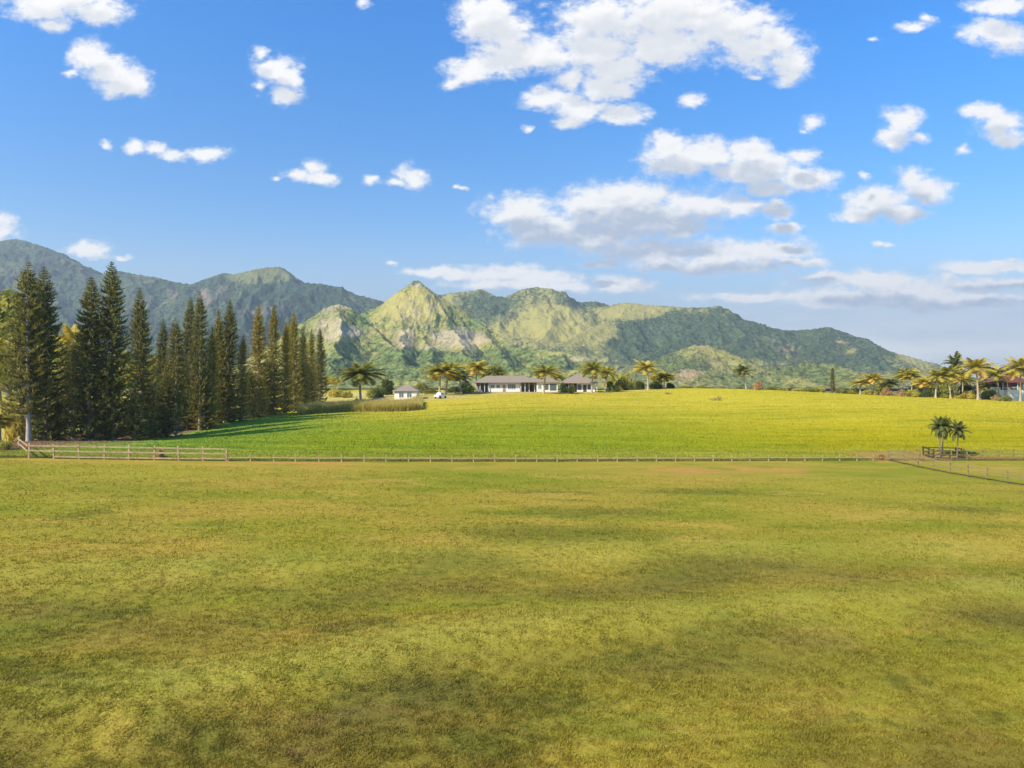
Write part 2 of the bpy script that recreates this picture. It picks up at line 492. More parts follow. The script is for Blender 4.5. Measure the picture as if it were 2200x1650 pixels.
# dark turf patches, a soft cloud-like shadow painted bottom centre, and bare red earth
wcol = t.new('ShaderNodeTexNoise'); t.l.new(flat, wcol.inputs['Vector']); wcol.inputs['Scale'].default_value = 0.55; wcol.inputs['Detail'].default_value = 4
wflat = t.vm('ADD', flat, t.vm('MULTIPLY_ADD', wcol.outputs['Color'], (5.0, 5.0, 0), (-2.5, -2.5, 0)))
def patches(lst, col, base, amp, k):
    acc = None
    for (px, py, rx, ry) in lst:
        D = CAMZ * F / (py - 825)
        X = WX(px, D)
        L = blob(t, wflat, X, D, rx / F * D, ry * D / (py - 825) )
        acc = L if acc is None else t.math('MINIMUM', acc, L)
    s = t.math('ADD', acc, t.math('MULTIPLY_ADD', nC, amp, -amp * 0.5))
    s = t.math('ADD', s, t.math('MULTIPLY_ADD', nB, 1.4, -0.7))
    m = t.maprange(s, 0.35, 1.15, 1, 0, True)
    return t.mix(t.math('MULTIPLY', m, k), base, col)
base = patches([(770, 1368, 90, 32), (925, 1335, 45, 14), (120, 1500, 170, 60), (30, 1450, 100, 50), (780, 1470, 90, 30), (930, 1470, 130, 40),
                (1180, 1530, 130, 80), (1060, 1600, 140, 50), (1860, 1550, 60, 22), (2150, 1545, 60, 20), (1360, 1410, 60, 22), (1240, 1470, 60, 16),
                (130, 1125, 60, 10), (190, 1122, 40, 8), (560, 1272, 70, 10), (1000, 1210, 200, 28), (1500, 1215, 220, 34), (1200, 1150, 300, 30),
                (1250, 1100, 220, 14), (2080, 1085, 90, 14), (1900, 1255, 80, 10), (2180, 1250, 70, 10), (1440, 1270, 80, 12), (480, 1245, 60, 6),
                (1180, 1055, 130, 6), (1500, 1050, 200, 8), (250, 1330, 60, 14), (2050, 1375, 90, 12), (1960, 1460, 80, 12)],
               (0.080, 0.103, 0.014), base, 1.6, 0.50)
base = patches([(150, 1500, 95, 10), (40, 1530, 70, 8), (745, 1362, 30, 8), (835, 1385, 22, 6), (310, 1398, 18, 5), (1420, 1450, 120, 6), (1540, 1425, 90, 4),
                (820, 1520, 50, 12), (700, 1545, 60, 12), (1180, 1535, 18, 5), (1715, 1330, 14, 4), (640, 1600, 80, 14)],
               (0.300, 0.170, 0.065), base, 2.2, 0.5)
base = patches([(470, 1000, 120, 7), (650, 1004, 120, 5), (1480, 1004, 130, 6), (1650, 1000, 110, 5), (30, 992, 90, 7)],
               (0.477, 0.245, 0.064), base, 1.2, 0.75)
base = patches([(1850, 1030, 260, 20), (2050, 1060, 160, 12), (300, 1030, 260, 20), (1100, 1330, 300, 12), (1400, 1320, 240, 10), (400, 1500, 300, 12), (650, 1450, 180, 8), (950, 1400, 140, 9)],
               (0.325, 0.298, 0.027), base, 1.0, 0.6)  # paler turf; the strips along the swell paint its lit slope
att = lambda k_: t.new('ShaderNodeAttribute', attribute_name=k_).outputs['Fac']
base = t.mix(t.math('MULTIPLY', att('hollow'), 0.75), base, (0.105, 0.095, 0.024))  # shade below the swells painted into the turf colour
base = t.mix(t.math('MULTIPLY', att('crest'), 0.70), base, (0.36, 0.33, 0.055))  # lit crowns of the swells painted paler
mot = t.maprange(nC, 0.3, 0.7, 0.82, 1.18)
fin = t.maprange(nD, 0.3, 0.7, 0.72, 1.28)
far_fade = t.maprange(sepg.outputs[1], 18, 60, 0, 1)
fin = t.math('ADD', t.math('MULTIPLY', fin, t.math('SUBTRACT', 1.0, far_fade)), far_fade)
k = t.math('MULTIPLY', mot, fin)
base = t.mix(1.0, base, t.comb(k, k, k), 'MULTIPLY')
t.l.new(base, to.inputs[0]); t.l.new(nC, to.inputs[1])

def turf_group(t):
    n = t.new('ShaderNodeGroup'); n.node_tree = turf
    return n.outputs
lawn_mat, t = new_mat("lawn_turf")
tg = turf_group(t)
p_ = t.new('ShaderNodeNewGeometry').outputs['Position']
h = t.math('ADD', t.noise(p_, 9, 5, 0.7), t.math('MULTIPLY', t.noise(p_, 1.6, 3, 0.6), 2.0))
out(t, principled(t, tg[0], 0.95, 0.05, bump(t, h, 0.5, 0.10)))

blade_mat, t = new_mat("turf_blades")
tg = turf_group(t)
tint = t.new('ShaderNodeAttribute', attribute_name='tint').outputs['Fac']
k = t.maprange(tint, 0, 1, 0.80, 1.45)
c = t.mix(1.0, tg[0], t.comb(k, k, k), 'MULTIPLY')
c = t.mix(t.maprange(tint, 0.80, 1.0, 0, 0.4), c, (0.42, 0.36, 0.14))
s1 = principled(t, c, 0.8, 0.1)
tr = t.new('ShaderNodeBsdfTranslucent'); t.l.new(c, tr.inputs[0])
mx = t.new('ShaderNodeMixShader'); mx.inputs[0].default_value = 0.35
t.l.new(s1, mx.inputs[1]); t.l.new(tr.outputs[0], mx.inputs[2])
out(t, mx.outputs[0])

# hay field beyond the fence
hay = bpy.data.node_groups.new("hay_colour", 'ShaderNodeTree')
hay.interface.new_socket("Colour", in_out='OUTPUT', socket_type='NodeSocketColor')
t = NT(hay); ho = t.new('NodeGroupOutput')
pos = t.new('ShaderNodeNewGeometry').outputs['Position']
flat = t.vm('MULTIPLY', pos, (1, 1, 0))
st = t.vm('MULTIPLY', flat, (0.14, 1.0, 1))
nA = t.noise(st, 0.07, 5, 0.6, 0.8)
nB = t.noise(st, 0.35, 6, 0.65, 0.5)
nC = t.noise(t.vm('MULTIPLY', flat, (0.5, 1, 1)), 1.1, 5, 0.7)
sg = t.new('ShaderNodeSeparateXYZ'); t.l.new(pos, sg.inputs[0])
X_, Y_ = sg.outputs[0], sg.outputs[1]
yy = t.math('ADD', Y_, t.math('MULTIPLY_ADD', nA, 34, -17))
# straw strip by the fence, lush green above it, ripening yellow up the slope and to the right
c = t.mix(t.maprange(yy, 98, 165, 0, 1, True), (0.255, 0.300, 0.014), (0.520, 0.425, 0.045))
right = t.maprange(t.math('ADD', X_, t.math('MULTIPLY_ADD', nA, 24, -12)), 8, 58, 0, 1, True)
c = t.mix(right, c, t.mix(t.maprange(yy, 90, 150, 0, 1, True), (0.350, 0.312, 0.006), (0.510, 0.430, 0.035)))
left = t.maprange(t.math('ADD', X_, t.math('MULTIPLY_ADD', nA, 24, -12)), -52, -16, 1, 0, True)
left = t.math('MULTIPLY', left, t.maprange(Y_, 128, 158, 1, 0.1, True))
c = t.mix(left, c, (0.200, 0.305, 0.038))
strip = t.maprange(t.math('ADD', t.math('SUBTRACT', Y_, t.math('MULTIPLY', X_, 0.15)), t.math('MULTIPLY_ADD', nB, 8, -4)), 80, 92, 1, 0, True)
c = t.mix(t.math('MULTIPLY', strip, 0.85), c, (0.310, 0.290, 0.045))
dk = t.maprange(t.math('ADD', t.math('SUBTRACT', Y_, t.math('MULTIPLY', X_, 0.15)), t.math('MULTIPLY_ADD', nC, 2.0, -1.0)), 80.2, 82.0, 1, 0, True)  # dark strip at the fence foot: uncut grass and painted-in shade
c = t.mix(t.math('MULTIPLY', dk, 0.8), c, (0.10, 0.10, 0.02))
c = t.mix(t.maprange(nB, 0.50, 0.66, 0, 0.50, True), c, (0.150, 0.225, 0.018))
c = t.mix(t.maprange(nB, 0.46, 0.34, 0, 0.28, True), c, (0.50, 0.48, 0.045))
nS = t.noise(t.vm('MULTIPLY', flat, (0.05, 1.0, 1)), 0.55, 4, 0.6)
k = t.math('MULTIPLY', t.maprange(nC, 0.3, 0.7, 0.88, 1.12), t.maprange(nS, 0.35, 0.65, 0.90, 1.06))
c = t.mix(1.0, c, t.comb(k, k, k), 'MULTIPLY')
def fpatch(lst, col, base, k, amp=0.9):
    acc = None
    for (X, Y, rx, ry) in lst:
        L = blob(t, flat, X, Y, rx, ry)
        acc = L if acc is None else t.math('MINIMUM', acc, L)
    s = t.math('ADD', acc, t.math('MULTIPLY_ADD', nB, amp * 1.6, -amp * 0.8))
    s = t.math('ADD', s, t.math('MULTIPLY_ADD', nC, 0.6, -0.3))
    return t.mix(t.math('MULTIPLY', t.maprange(s, 0.75, 1.2, 1, 0, True), k), base, col)
# bare earth and leaf litter under the pine row, worn yard round the buildings, earth by the paddock corner
c = fpatch([(-66, 100, 13, 34), (-62, 128, 9, 26), (-58, 150, 7, 16), (-75, 90, 24, 10)], (0.22, 0.125, 0.075), c, 0.95, 0.5)
c = fpatch([(-30, 176, 22, 9), (-24, 196, 34, 12), (12, 204, 34, 9), (-50, 196, 20, 22)], (0.52, 0.44, 0.16), c, 0.75)
c = fpatch([(50.5, 88.5, 6, 2.2), (52, 91, 9, 2.0), (63, 90.5, 14, 1.1), (47, 86, 4, 1)], (0.36, 0.19, 0.08), c, 0.6, 0.4)
t.l.new(c, ho.inputs[0])
def hay_group(t):
    n = t.new('ShaderNodeGroup'); n.node_tree = hay
    return n.outputs[0]
field_mat, t = new_mat("hay_field")
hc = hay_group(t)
p_ = t.new('ShaderNodeNewGeometry').outputs['Position']
h = t.math('ADD', t.noise(p_, 3.2, 5, 0.7), t.math('MULTIPLY', t.noise(t.vm('MULTIPLY', p_, (0.3, 1, 1)), 0.5, 3, 0.6), 2.0))
out(t, principled(t, hc, 0.95, 0.03, bump(t, h, 0.5, 0.22)))
hayblade_mat, t = new_mat("hay_blades")
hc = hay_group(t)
tint = t.new('ShaderNodeAttribute', attribute_name='tint').outputs['Fac']
k = t.maprange(tint, 0, 1, 0.9, 1.3)
c = t.mix(1.0, hc, t.comb(k, k, k), 'MULTIPLY')
s1 = principled(t, c, 0.8, 0.1)
tr = t.new('ShaderNodeBsdfTranslucent'); t.l.new(c, tr.inputs[0])
mx = t.new('ShaderNodeMixShader'); mx.inputs[0].default_value = 0.35
t.l.new(s1, mx.inputs[1]); t.l.new(tr.outputs[0], mx.inputs[2])
out(t, mx.outputs[0])

# hillsides: scrub forest, pale grass and bare earth, placed by vertex attributes and noise; lush also paints sunlit and shaded slopes
def hill_mat(name, forest, grass, rock, s, fo=0.5, sp=1.0):
    m, t = new_mat(name)
    gm = t.new('ShaderNodeNewGeometry')
    pos = gm.outputs['Position']
    rk = t.new('ShaderNodeAttribute', attribute_name='rock').outputs['Fac']
    ls = t.new('ShaderNodeAttribute', attribute_name='lush').outputs['Fac']
    n1 = t.noise(pos, 0.010 * s, 6, 0.62, 0.6)
    n2 = t.noise(t.vm('ADD', pos, (500, 90, 7)), 0.045 * s, 6, 0.68, 0.3)
    n3 = t.noise(pos, 0.13 * s, 4, 0.75)
    sepn = t.new('ShaderNodeSeparateXYZ'); t.l.new(gm.outputs['Normal'], sepn.inputs[0])
    f = t.math('ADD', t.math('MULTIPLY_ADD', n1, 1.3, -0.65), t.math('MULTIPLY_ADD', n2, 1.5, -0.75))
    f = t.math('ADD', f, t.math('MULTIPLY_ADD', n3, 1.9, -0.95))
    fm = t.maprange(t.math('ADD', f, t.math('MULTIPLY_ADD', ls, 1.2, -0.6)), -0.30 + (0.5 - fo), 0.22 + (0.5 - fo), 0, 1, True)
    g2 = t.mix(t.maprange(n2, 0.35, 0.65), grass, tuple(x * y for x, y in zip(grass, (1.25, 1.12, 0.9))))
    n5 = t.noise(t.vm('ADD', pos, (9, 77, 5)), 0.10, 3, 0.75)
    fc = t.mix(t.maprange(n5, 0.40, 0.60), tuple(x * 0.42 for x in forest), tuple(x * 1.5 for x in forest))
    c = t.mix(fm, g2, fc)
    r = t.math('ADD', rk, t.math('MULTIPLY_ADD', n2, 2.2, -1.1))
    r = t.math('ADD', r, t.math('MULTIPLY_ADD', n3, 0.8, -0.4))
    rm = t.maprange(r, 0.42, 1.05, 0, 0.85, True)
    n4 = t.noise(t.vm('MULTIPLY', pos, (1, 1, 0.25)), 0.12 * s, 5, 0.7)
    rc = t.mix(t.maprange(n4, 0.35, 0.65), tuple(x * 0.62 for x in rock), tuple(min(0.6, x * 1.22) for x in rock))
    c = t.mix(rm, c, rc)
    bh = t.math('ADD', n3, n2)
    out(t, principled(t, c, 0.95, 0.03, bump(t, bh, 0.8, 5.0 / s)))
    return m
mat_far = hill_mat("mountain_far", (0.048, 0.082, 0.046), (0.150, 0.175, 0.075), (0.27, 0.20, 0.16), 0.7, 0.72)
mat_rocky = hill_mat("mountain_rocky", (0.125, 0.170, 0.050), (0.350, 0.330, 0.110), (0.60, 0.43, 0.29), 1.3, 0.47)
mat_right = hill_mat("mountain_green", (0.072, 0.105, 0.042), (0.310, 0.300, 0.095), (0.46, 0.31, 0.20), 0.8, 0.48)
mat_low = hill_mat("hill_low", (0.120, 0.155, 0.045), (0.320, 0.300, 0.090), (0.56, 0.34, 0.21), 1.4, 0.50)

def foliage_mat(name, c1, c2, c3, transl=0.3, hue=0.12):
    """tint 0..1 from dark green through light to old or dry"""
    m, t = new_mat(name)
    tint = t.new('ShaderNodeAttribute', attribute_name='tint').outputs['Fac']
    oi = t.new('ShaderNodeObjectInfo').outputs['Random']
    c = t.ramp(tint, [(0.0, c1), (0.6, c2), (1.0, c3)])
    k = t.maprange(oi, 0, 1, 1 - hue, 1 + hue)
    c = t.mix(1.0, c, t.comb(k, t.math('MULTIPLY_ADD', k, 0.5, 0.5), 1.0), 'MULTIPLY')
    s1 = principled(t, c, 0.6, 0.25)
    tr = t.new('ShaderNodeBsdfTranslucent'); t.l.new(c, tr.inputs[0])
    mx = t.new('ShaderNodeMixShader'); mx.inputs[0].default_value = transl
    t.l.new(s1, mx.inputs[1]); t.l.new(tr.outputs[0], mx.inputs[2])
    out(t, mx.outputs[0])
    return m
M = {}
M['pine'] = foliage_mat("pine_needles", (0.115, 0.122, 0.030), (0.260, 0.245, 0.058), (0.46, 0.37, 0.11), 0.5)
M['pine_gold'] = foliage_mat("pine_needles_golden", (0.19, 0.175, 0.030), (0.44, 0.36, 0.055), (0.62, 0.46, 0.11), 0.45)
M['palm'] = foliage_mat("palm_fronds", (0.30, 0.30, 0.045), (0.66, 0.56, 0.09), (0.72, 0.47, 0.13), 0.5, 0.15)
M['palm_dark'] = foliage_mat("palm_fronds_dark", (0.09, 0.115, 0.028), (0.21, 0.23, 0.055), (0.38, 0.28, 0.11), 0.4)
M['palm_mid'] = foliage_mat('palm_fronds_olive', (0.16, 0.18, 0.030), (0.38, 0.37, 0.070), (0.55, 0.38, 0.12), 0.5)
M['leaf'] = foliage_mat("leaves", (0.11, 0.14, 0.025), (0.28, 0.30, 0.050), (0.48, 0.42, 0.09), 0.45, 0.2)
M['leaf_gold'] = foliage_mat("leaves_golden", (0.27, 0.25, 0.04), (0.60, 0.53, 0.09), (0.74, 0.60, 0.18), 0.5, 0.15)
M['leaf_dark'] = foliage_mat("leaves_dark", (0.045, 0.065, 0.018), (0.11, 0.14, 0.035), (0.22, 0.20, 0.06), 0.35, 0.2)
M['leaf_rust'] = foliage_mat("leaves_rust", (0.26, 0.16, 0.07), (0.50, 0.33, 0.15), (0.62, 0.46, 0.24), 0.45, 0.15)
M['reed'] = foliage_mat("reed", (0.20, 0.22, 0.03), (0.50, 0.44, 0.09), (0.78, 0.64, 0.26), 0.5, 0.1)
M['bark'] = simple_mat("bark", (0.20, 0.16, 0.12), 0.9, 0.35, 4, 0.1, (1, 1, 0.4), 0.5)
M['bark_pale'] = simple_mat("bark_pale", (0.36, 0.32, 0.27), 0.9, 0.3, 4, 0.1, (1, 1, 0.5), 0.5)
M['palm_bark'] = simple_mat("palm_bark", (0.42, 0.34, 0.22), 0.9, 0.25, 3, 0.1, (1, 1, 3), 0.5)
M['wood'] = simple_mat("fence_wood", (0.42, 0.29, 0.17), 0.85, 0.35, 2.5, 0.15, (1, 1, 1), 0.3)
M['wood_pale'] = simple_mat("weathered_wood", (0.25, 0.20, 0.09), 0.85, 0.3, 2.5, 0.15)
M['wood_hay'] = simple_mat('hay_coloured_old_wood', (0.40, 0.32, 0.15), 0.85, 0.25, 2.5, 0.15)  # pale hay-coloured old wood
M['wood_dark'] = simple_mat("dark_brown_wood", (0.060, 0.048, 0.028), 0.8, 0.3, 3, 0.2)
M['roof'] = simple_mat("shingle_roof", (0.270, 0.225, 0.170), 0.85, 0.22, 6, 0.1, (0.5, 1, 6), 0.5)
M['roof_grey'] = simple_mat("grey_roof", (0.30, 0.24, 0.19), 0.85, 0.2, 5, 0.1)
M['roof_red'] = simple_mat("red_roof", (0.17, 0.065, 0.06), 0.8, 0.2, 5, 0.1)
M['white'] = simple_mat("white_wall", (0.82, 0.77, 0.67), 0.8, 0.05, 2, 0.2, (1, 1, 1), 0.1)
M['shade'] = simple_mat("brown_wall", (0.30, 0.24, 0.19), 0.8, 0.1, 2, 0.2)
M['red'] = simple_mat("red_wall", (0.35, 0.08, 0.08), 0.8, 0.1, 2, 0.2)
M['trim'] = simple_mat("dark_trim", (0.09, 0.075, 0.065), 0.7, 0.1, 2, 0.2)
M['paint'] = simple_mat("white_paint", (0.8, 0.8, 0.8), 0.35, 0.04, 2, 0.5, (1, 1, 1), 0.02)
M['tyre'] = simple_mat("rubber", (0.03, 0.03, 0.03), 0.9, 0.1, 4, 0.2)
def glass_mat():
    m, t = new_mat("window_glass")
    out(t, principled(t, (0.10, 0.14, 0.16), 0.12, 0.6))
    return m
M['glass'] = glass_mat()

# ------------------------------------------------------------------ ground
pxs = np.concatenate([np.arange(-5900, -500, 60.0), np.arange(-500, 2700, 4.0), np.arange(2700, 5600, 60.0)])
tt = np.linspace(0, 1, 420)
lawn = grid_sheet("lawn", pxs, (tt, lambda T, PX: 1.0 / ((1 - T) / 3.5 + T / fence_y(PX))), lawn_mat, 0.0, True)
tag(lawn, kind='structure')
def fd(T, PX):
    a = fence_y(PX)
    return a + (330 - a) * T ** 1.5
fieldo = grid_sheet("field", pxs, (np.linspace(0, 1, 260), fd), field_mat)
tag(fieldo, kind='structure')
far_mat = hill_mat("far_ground", (0.07, 0.11, 0.03), (0.26, 0.26, 0.06), (0.40, 0.27, 0.16), 1.0, 0.5)
xx = np.linspace(-6000, 6000, 121)
def gsheet():
    X, Y = np.meshgrid(xx, np.linspace(-6000, 6000, 121))
    Z = np.full_like(X, -1.2)
    Z[(np.abs(X) < 1300) & (Y > -900) & (Y < 900)] = -14
    v = np.stack([X, Y, Z], -1).reshape(-1, 3); n = 121
    i = np.arange(n - 1)[:, None] * n; j = np.arange(n - 1)[None]
    f = np.stack([i + j, i + j + 1, i + n + j + 1, i + n + j], -1).reshape(-1, 4)
    return mesh_np("ground", v, f, far_mat, smooth=True)
tag(gsheet(), kind='structure')
slope = grid_sheet("meadow", np.arange(-900, 3101, 25.0), (np.linspace(0, 1, 90), lambda T, PX: 330 + 900 * T ** 1.4), far_mat)
tag(slope, kind='structure')

# ------------------------------------------------------------------ mountains
def mountain(name, mat, pxr, nD, Dr, lines, k, p, n_w, rocks, lush, tree_amp, seed, gul=0.30):
    pxg = np.linspace(pxr[0], pxr[1], pxr[2])
    Dg = np.linspace(Dr[0], Dr[1], nD)
    PX, D = np.meshgrid(pxg, Dg)
    X = (PX - 1100) / F * D; Y = D
    best = np.full(X.shape, -1.0); near = np.full(X.shape, 1e9)
    wv = n_w
    gw = ridged(X / wv + 0.45 * pnoise(X / (wv * 1.6), Y / (wv * 1.6), seed), Y / (wv * 2.4), 4, seed + 5, 0.55)
    fw = fbm(X / wv, Y / wv, 4, seed + 1, 0.55)
    wx, wy = 0.30 * wv * fbm(X / (wv * 0.9), Y / (wv * 0.9), 4, seed + 70), 0.30 * wv * fbm(X / (wv * 0.9), Y / (wv * 0.9), 4, seed + 80)
    X0, Y0 = X, Y
    for ln in lines:
        # spurs wander; the crest lines keep their course
        X, Y = (X0, Y0) if ln[0] == 1.0 else (X0 + wx, Y0 + wy)
        kk = ln[0] * k; pts = [(WX(a, c), c, ZP(b, c)) for a, b, c in ln[1:]]
        for (x0, y0, z0), (x1, y1, z1) in zip(pts[:-1], pts[1:]):
            dx, dy = x1 - x0, y1 - y0; L2 = dx * dx + dy * dy
            tq = np.clip(((X - x0) * dx + (Y - y0) * dy) / L2, 0, 1)
            d = np.hypot(X - x0 - tq * dx, Y - y0 - tq * dy)
            near = np.minimum(near, d)
            hh = np.maximum(z0 + tq * (z1 - z0), 1)
            de = np.maximum(d * (1 + gul * (0.35 - gw) * np.clip(d / (wv * 0.35), 0, 1)) + np.clip(d / 60, 0, 1) * 0.26 * wv * fw, 0)
            z = hh * np.clip(1 - de * kk / (p * hh), 0, 1) ** p
            # rounded joins between neighbouring slopes
            h_ = np.clip(1 - np.abs(best - z) / 5.0, 0, 1)
            best = np.maximum(best, z) + h_ * h_ * 1.2 * np.clip(d / 30, 0, 1)
    Z = best; X, Y = X0, Y0
    am = np.clip(near / 40, 0.12, 1)
    Z = Z + am * n_w * 0.13 * ridged(X / (n_w * 0.5), Y / (n_w * 0.6), 4, seed + 40, 0.55) * np.clip(Z / 60, 0, 1)
    Z = Z + tree_amp * (0.6 * fbm(X / 14, Y / 14, 3, seed + 50, 0.65) + 0.6 * np.abs(pnoise(X / 6, Y / 6, seed + 60))) * np.clip(Z / 20, 0, 1)
    Z = Z - 0.6
    PY = 825 - (Z - CAMZ) / Y * F
    rk = np.zeros(X.shape); ls = np.full(X.shape, 0.5)
    for (a, b, ra, rb, amt) in rocks:
        q = np.hypot((PX - a) / ra, (PY - b) / rb); rk = np.maximum(rk, amt * np.clip(1.6 - q, 0, 1))
    for (a, b, ra, rb, amt) in lush:
        q = np.hypot((PX - a) / ra, (PY - b) / rb); ls = ls + amt * np.clip(1.5 - q, 0, 1)
    v = np.stack([X, Y, Z], -1).reshape(-1, 3)
    n = len(pxg); i = np.arange(nD - 1)[:, None] * n; j = np.arange(n - 1)[None]
    f = np.stack([i + j, i + j + 1, i + n + j + 1, i + n + j], -1).reshape(-1, 4)
    return tag(mesh_np(name, v, f, mat, smooth=True, attrs={'rock': rk.ravel(), 'lush': ls.ravel()}), kind='structure')

mountain("mountain", mat_far, (-320, 1000, 620), 260, (1500, 3300), [
    (1.0, (-330, 575, 2950), (-180, 545, 2900), (-60, 528, 2850), (0, 518, 2800), (35, 514, 2800), (60, 520, 2780), (100, 532, 2760), (130, 545, 2740), (165, 566, 2720),
     (190, 585, 2700), (215, 591, 2700), (260, 583, 2680), (290, 590, 2660), (330, 595, 2640), (370, 605, 2620), (410, 611, 2600), (440, 601, 2600), (480, 586, 2600),
     (500, 590, 2600), (540, 582, 2580), (575, 574, 2560), (600, 573, 2560), (620, 588, 2550), (655, 607, 2540), (690, 610, 2520), (730, 617, 2500), (770, 635, 2480),
     (800, 642, 2460), (840, 652, 2440), (900, 690, 2400), (1000, 760, 2350)),
    (1.0, (650, 610, 2530), (600, 640, 2380), (550, 672, 2260), (505, 712, 2150), (460, 760, 2000)),
    (1.1, (300, 592, 2650), (325, 640, 2450), (310, 700, 2250), (300, 760, 2050)),
    (1.1, (35, 514, 2800), (70, 580, 2550), (120, 650, 2350), (150, 740, 2100)),
    (1.1, (165, 566, 2720), (205, 625, 2500), (235, 700, 2300), (240, 770, 2050)),
    (1.1, (440, 601, 2600), (425, 655, 2400), (390, 715, 2200), (370, 780, 2000)),
    (1.1, (-150, 545, 2900), (-60, 640, 2500), (-30, 730, 2200)),
    (1.1, (600, 573, 2560), (610, 625, 2420), (690, 690, 2250), (720, 760, 2050)),
    (1.1, (730, 617, 2500), (760, 670, 2350), (790, 740, 2150)),
], 0.72, 1.45, 150, [(100, 560, 60, 12, 0.55), (30, 600, 18, 25, 0.55), (185, 602, 25, 18, 0.5), (310, 650, 14, 20, 0.6), (370, 630, 14, 22, 0.6), (440, 640, 16, 22, 0.9),
     (480, 628, 20, 18, 0.7), (560, 668, 60, 14, 0.6), (590, 655, 30, 12, 0.5), (600, 625, 12, 20, 0.5), (400, 665, 20, 12, 0.5), (280, 640, 22, 10, 0.5)],
    [(575, 592, 70, 14, -1.3), (640, 620, 70, 30, 0.4)], 7.0, 1)  # the sunlit shoulder is painted in as pale grass

mountain("mountain", mat_right, (840, 2260, 720), 300, (1250, 3000), [
    (1.0, (830, 672, 2650), (905, 652, 2520), (945, 634, 2450), (985, 628, 2420), (1010, 626, 2400), (1035, 621, 2400), (1060, 636, 2400), (1085, 638, 2400), (1105, 629, 2400),
     (1130, 620, 2400), (1150, 617, 2400), (1185, 620, 2400), (1215, 640, 2400), (1250, 650, 2400), (1280, 648, 2380), (1310, 656, 2360), (1350, 650, 2340), (1390, 655, 2320),
     (1440, 658, 2300), (1480, 661, 2300), (1520, 660, 2300), (1545, 657, 2300), (1580, 680, 2280), (1620, 695, 2260), (1690, 711, 2240), (1740, 708, 2220), (1780, 703, 2200),
     (1820, 716, 2200), (1870, 741, 2180), (1930, 761, 2160), (2000, 779, 2150), (2030, 789, 2150), (2100, 812, 2100), (2240, 840, 2100)),
    (1.02, (1150, 617, 2400), (1175, 655, 2250), (1190, 695, 2100), (1165, 735, 1950), (1130, 765, 1750)),
    (1.02, (1035, 621, 2400), (1010, 670, 2250), (1050, 710, 2100), (1090, 750, 1900)),
    (1.0, (1390, 655, 2320), (1330, 682, 2180), (1272, 704, 2050), (1212, 735, 1900), (1150, 768, 1700)),
    (1.25, (1250, 650, 2400), (1240, 690, 2250), (1200, 720, 2100)),
    (1.0, (1545, 657, 2300), (1502, 701, 2120), (1448, 738, 1950), (1388, 771, 1780), (1330, 798, 1600)),
    (1.02, (1545, 657, 2300), (1600, 720, 2050), (1570, 752, 1850), (1540, 785, 1600)),
    (1.02, (1780, 703, 2200), (1745, 748, 2000), (1690, 785, 1750)),
    (1.02, (1780, 703, 2200), (1840, 752, 2000), (1890, 790, 1800)),
    (1.2, (1930, 761, 2160), (1950, 790, 1950)),
], 0.70, 1.45, 140, [(1330, 680, 70, 10, 0.35), (1390, 665, 25, 10, 0.5), (1650, 740, 60, 22, 0.35), (1690, 750, 30, 14, 0.6), (1712, 700, 40, 8, 0.5),
     (1808, 737, 16, 9, 0.65), (1840, 755, 25, 10, 0.5), (1960, 770, 28, 12, 0.6)],
    [(1420, 730, 90, 50, 0.9), (1600, 720, 130, 40, 0.7), (1850, 745, 120, 50, 0.6), (1190, 690, 40, 40, -0.8), (1360, 672, 60, 14, -1.0), (1120, 700, 60, 40, -0.3), (1270, 715, 60, 22, -0.6), (1060, 660, 60, 30, 0.4),  # sunlit spurs painted paler and the shaded slope darker through lush
     (1230, 650, 60, 12, 0.5), (1825, 752, 40, 12, -0.5), (1950, 770, 50, 14, -0.5)], 6.0, 2)

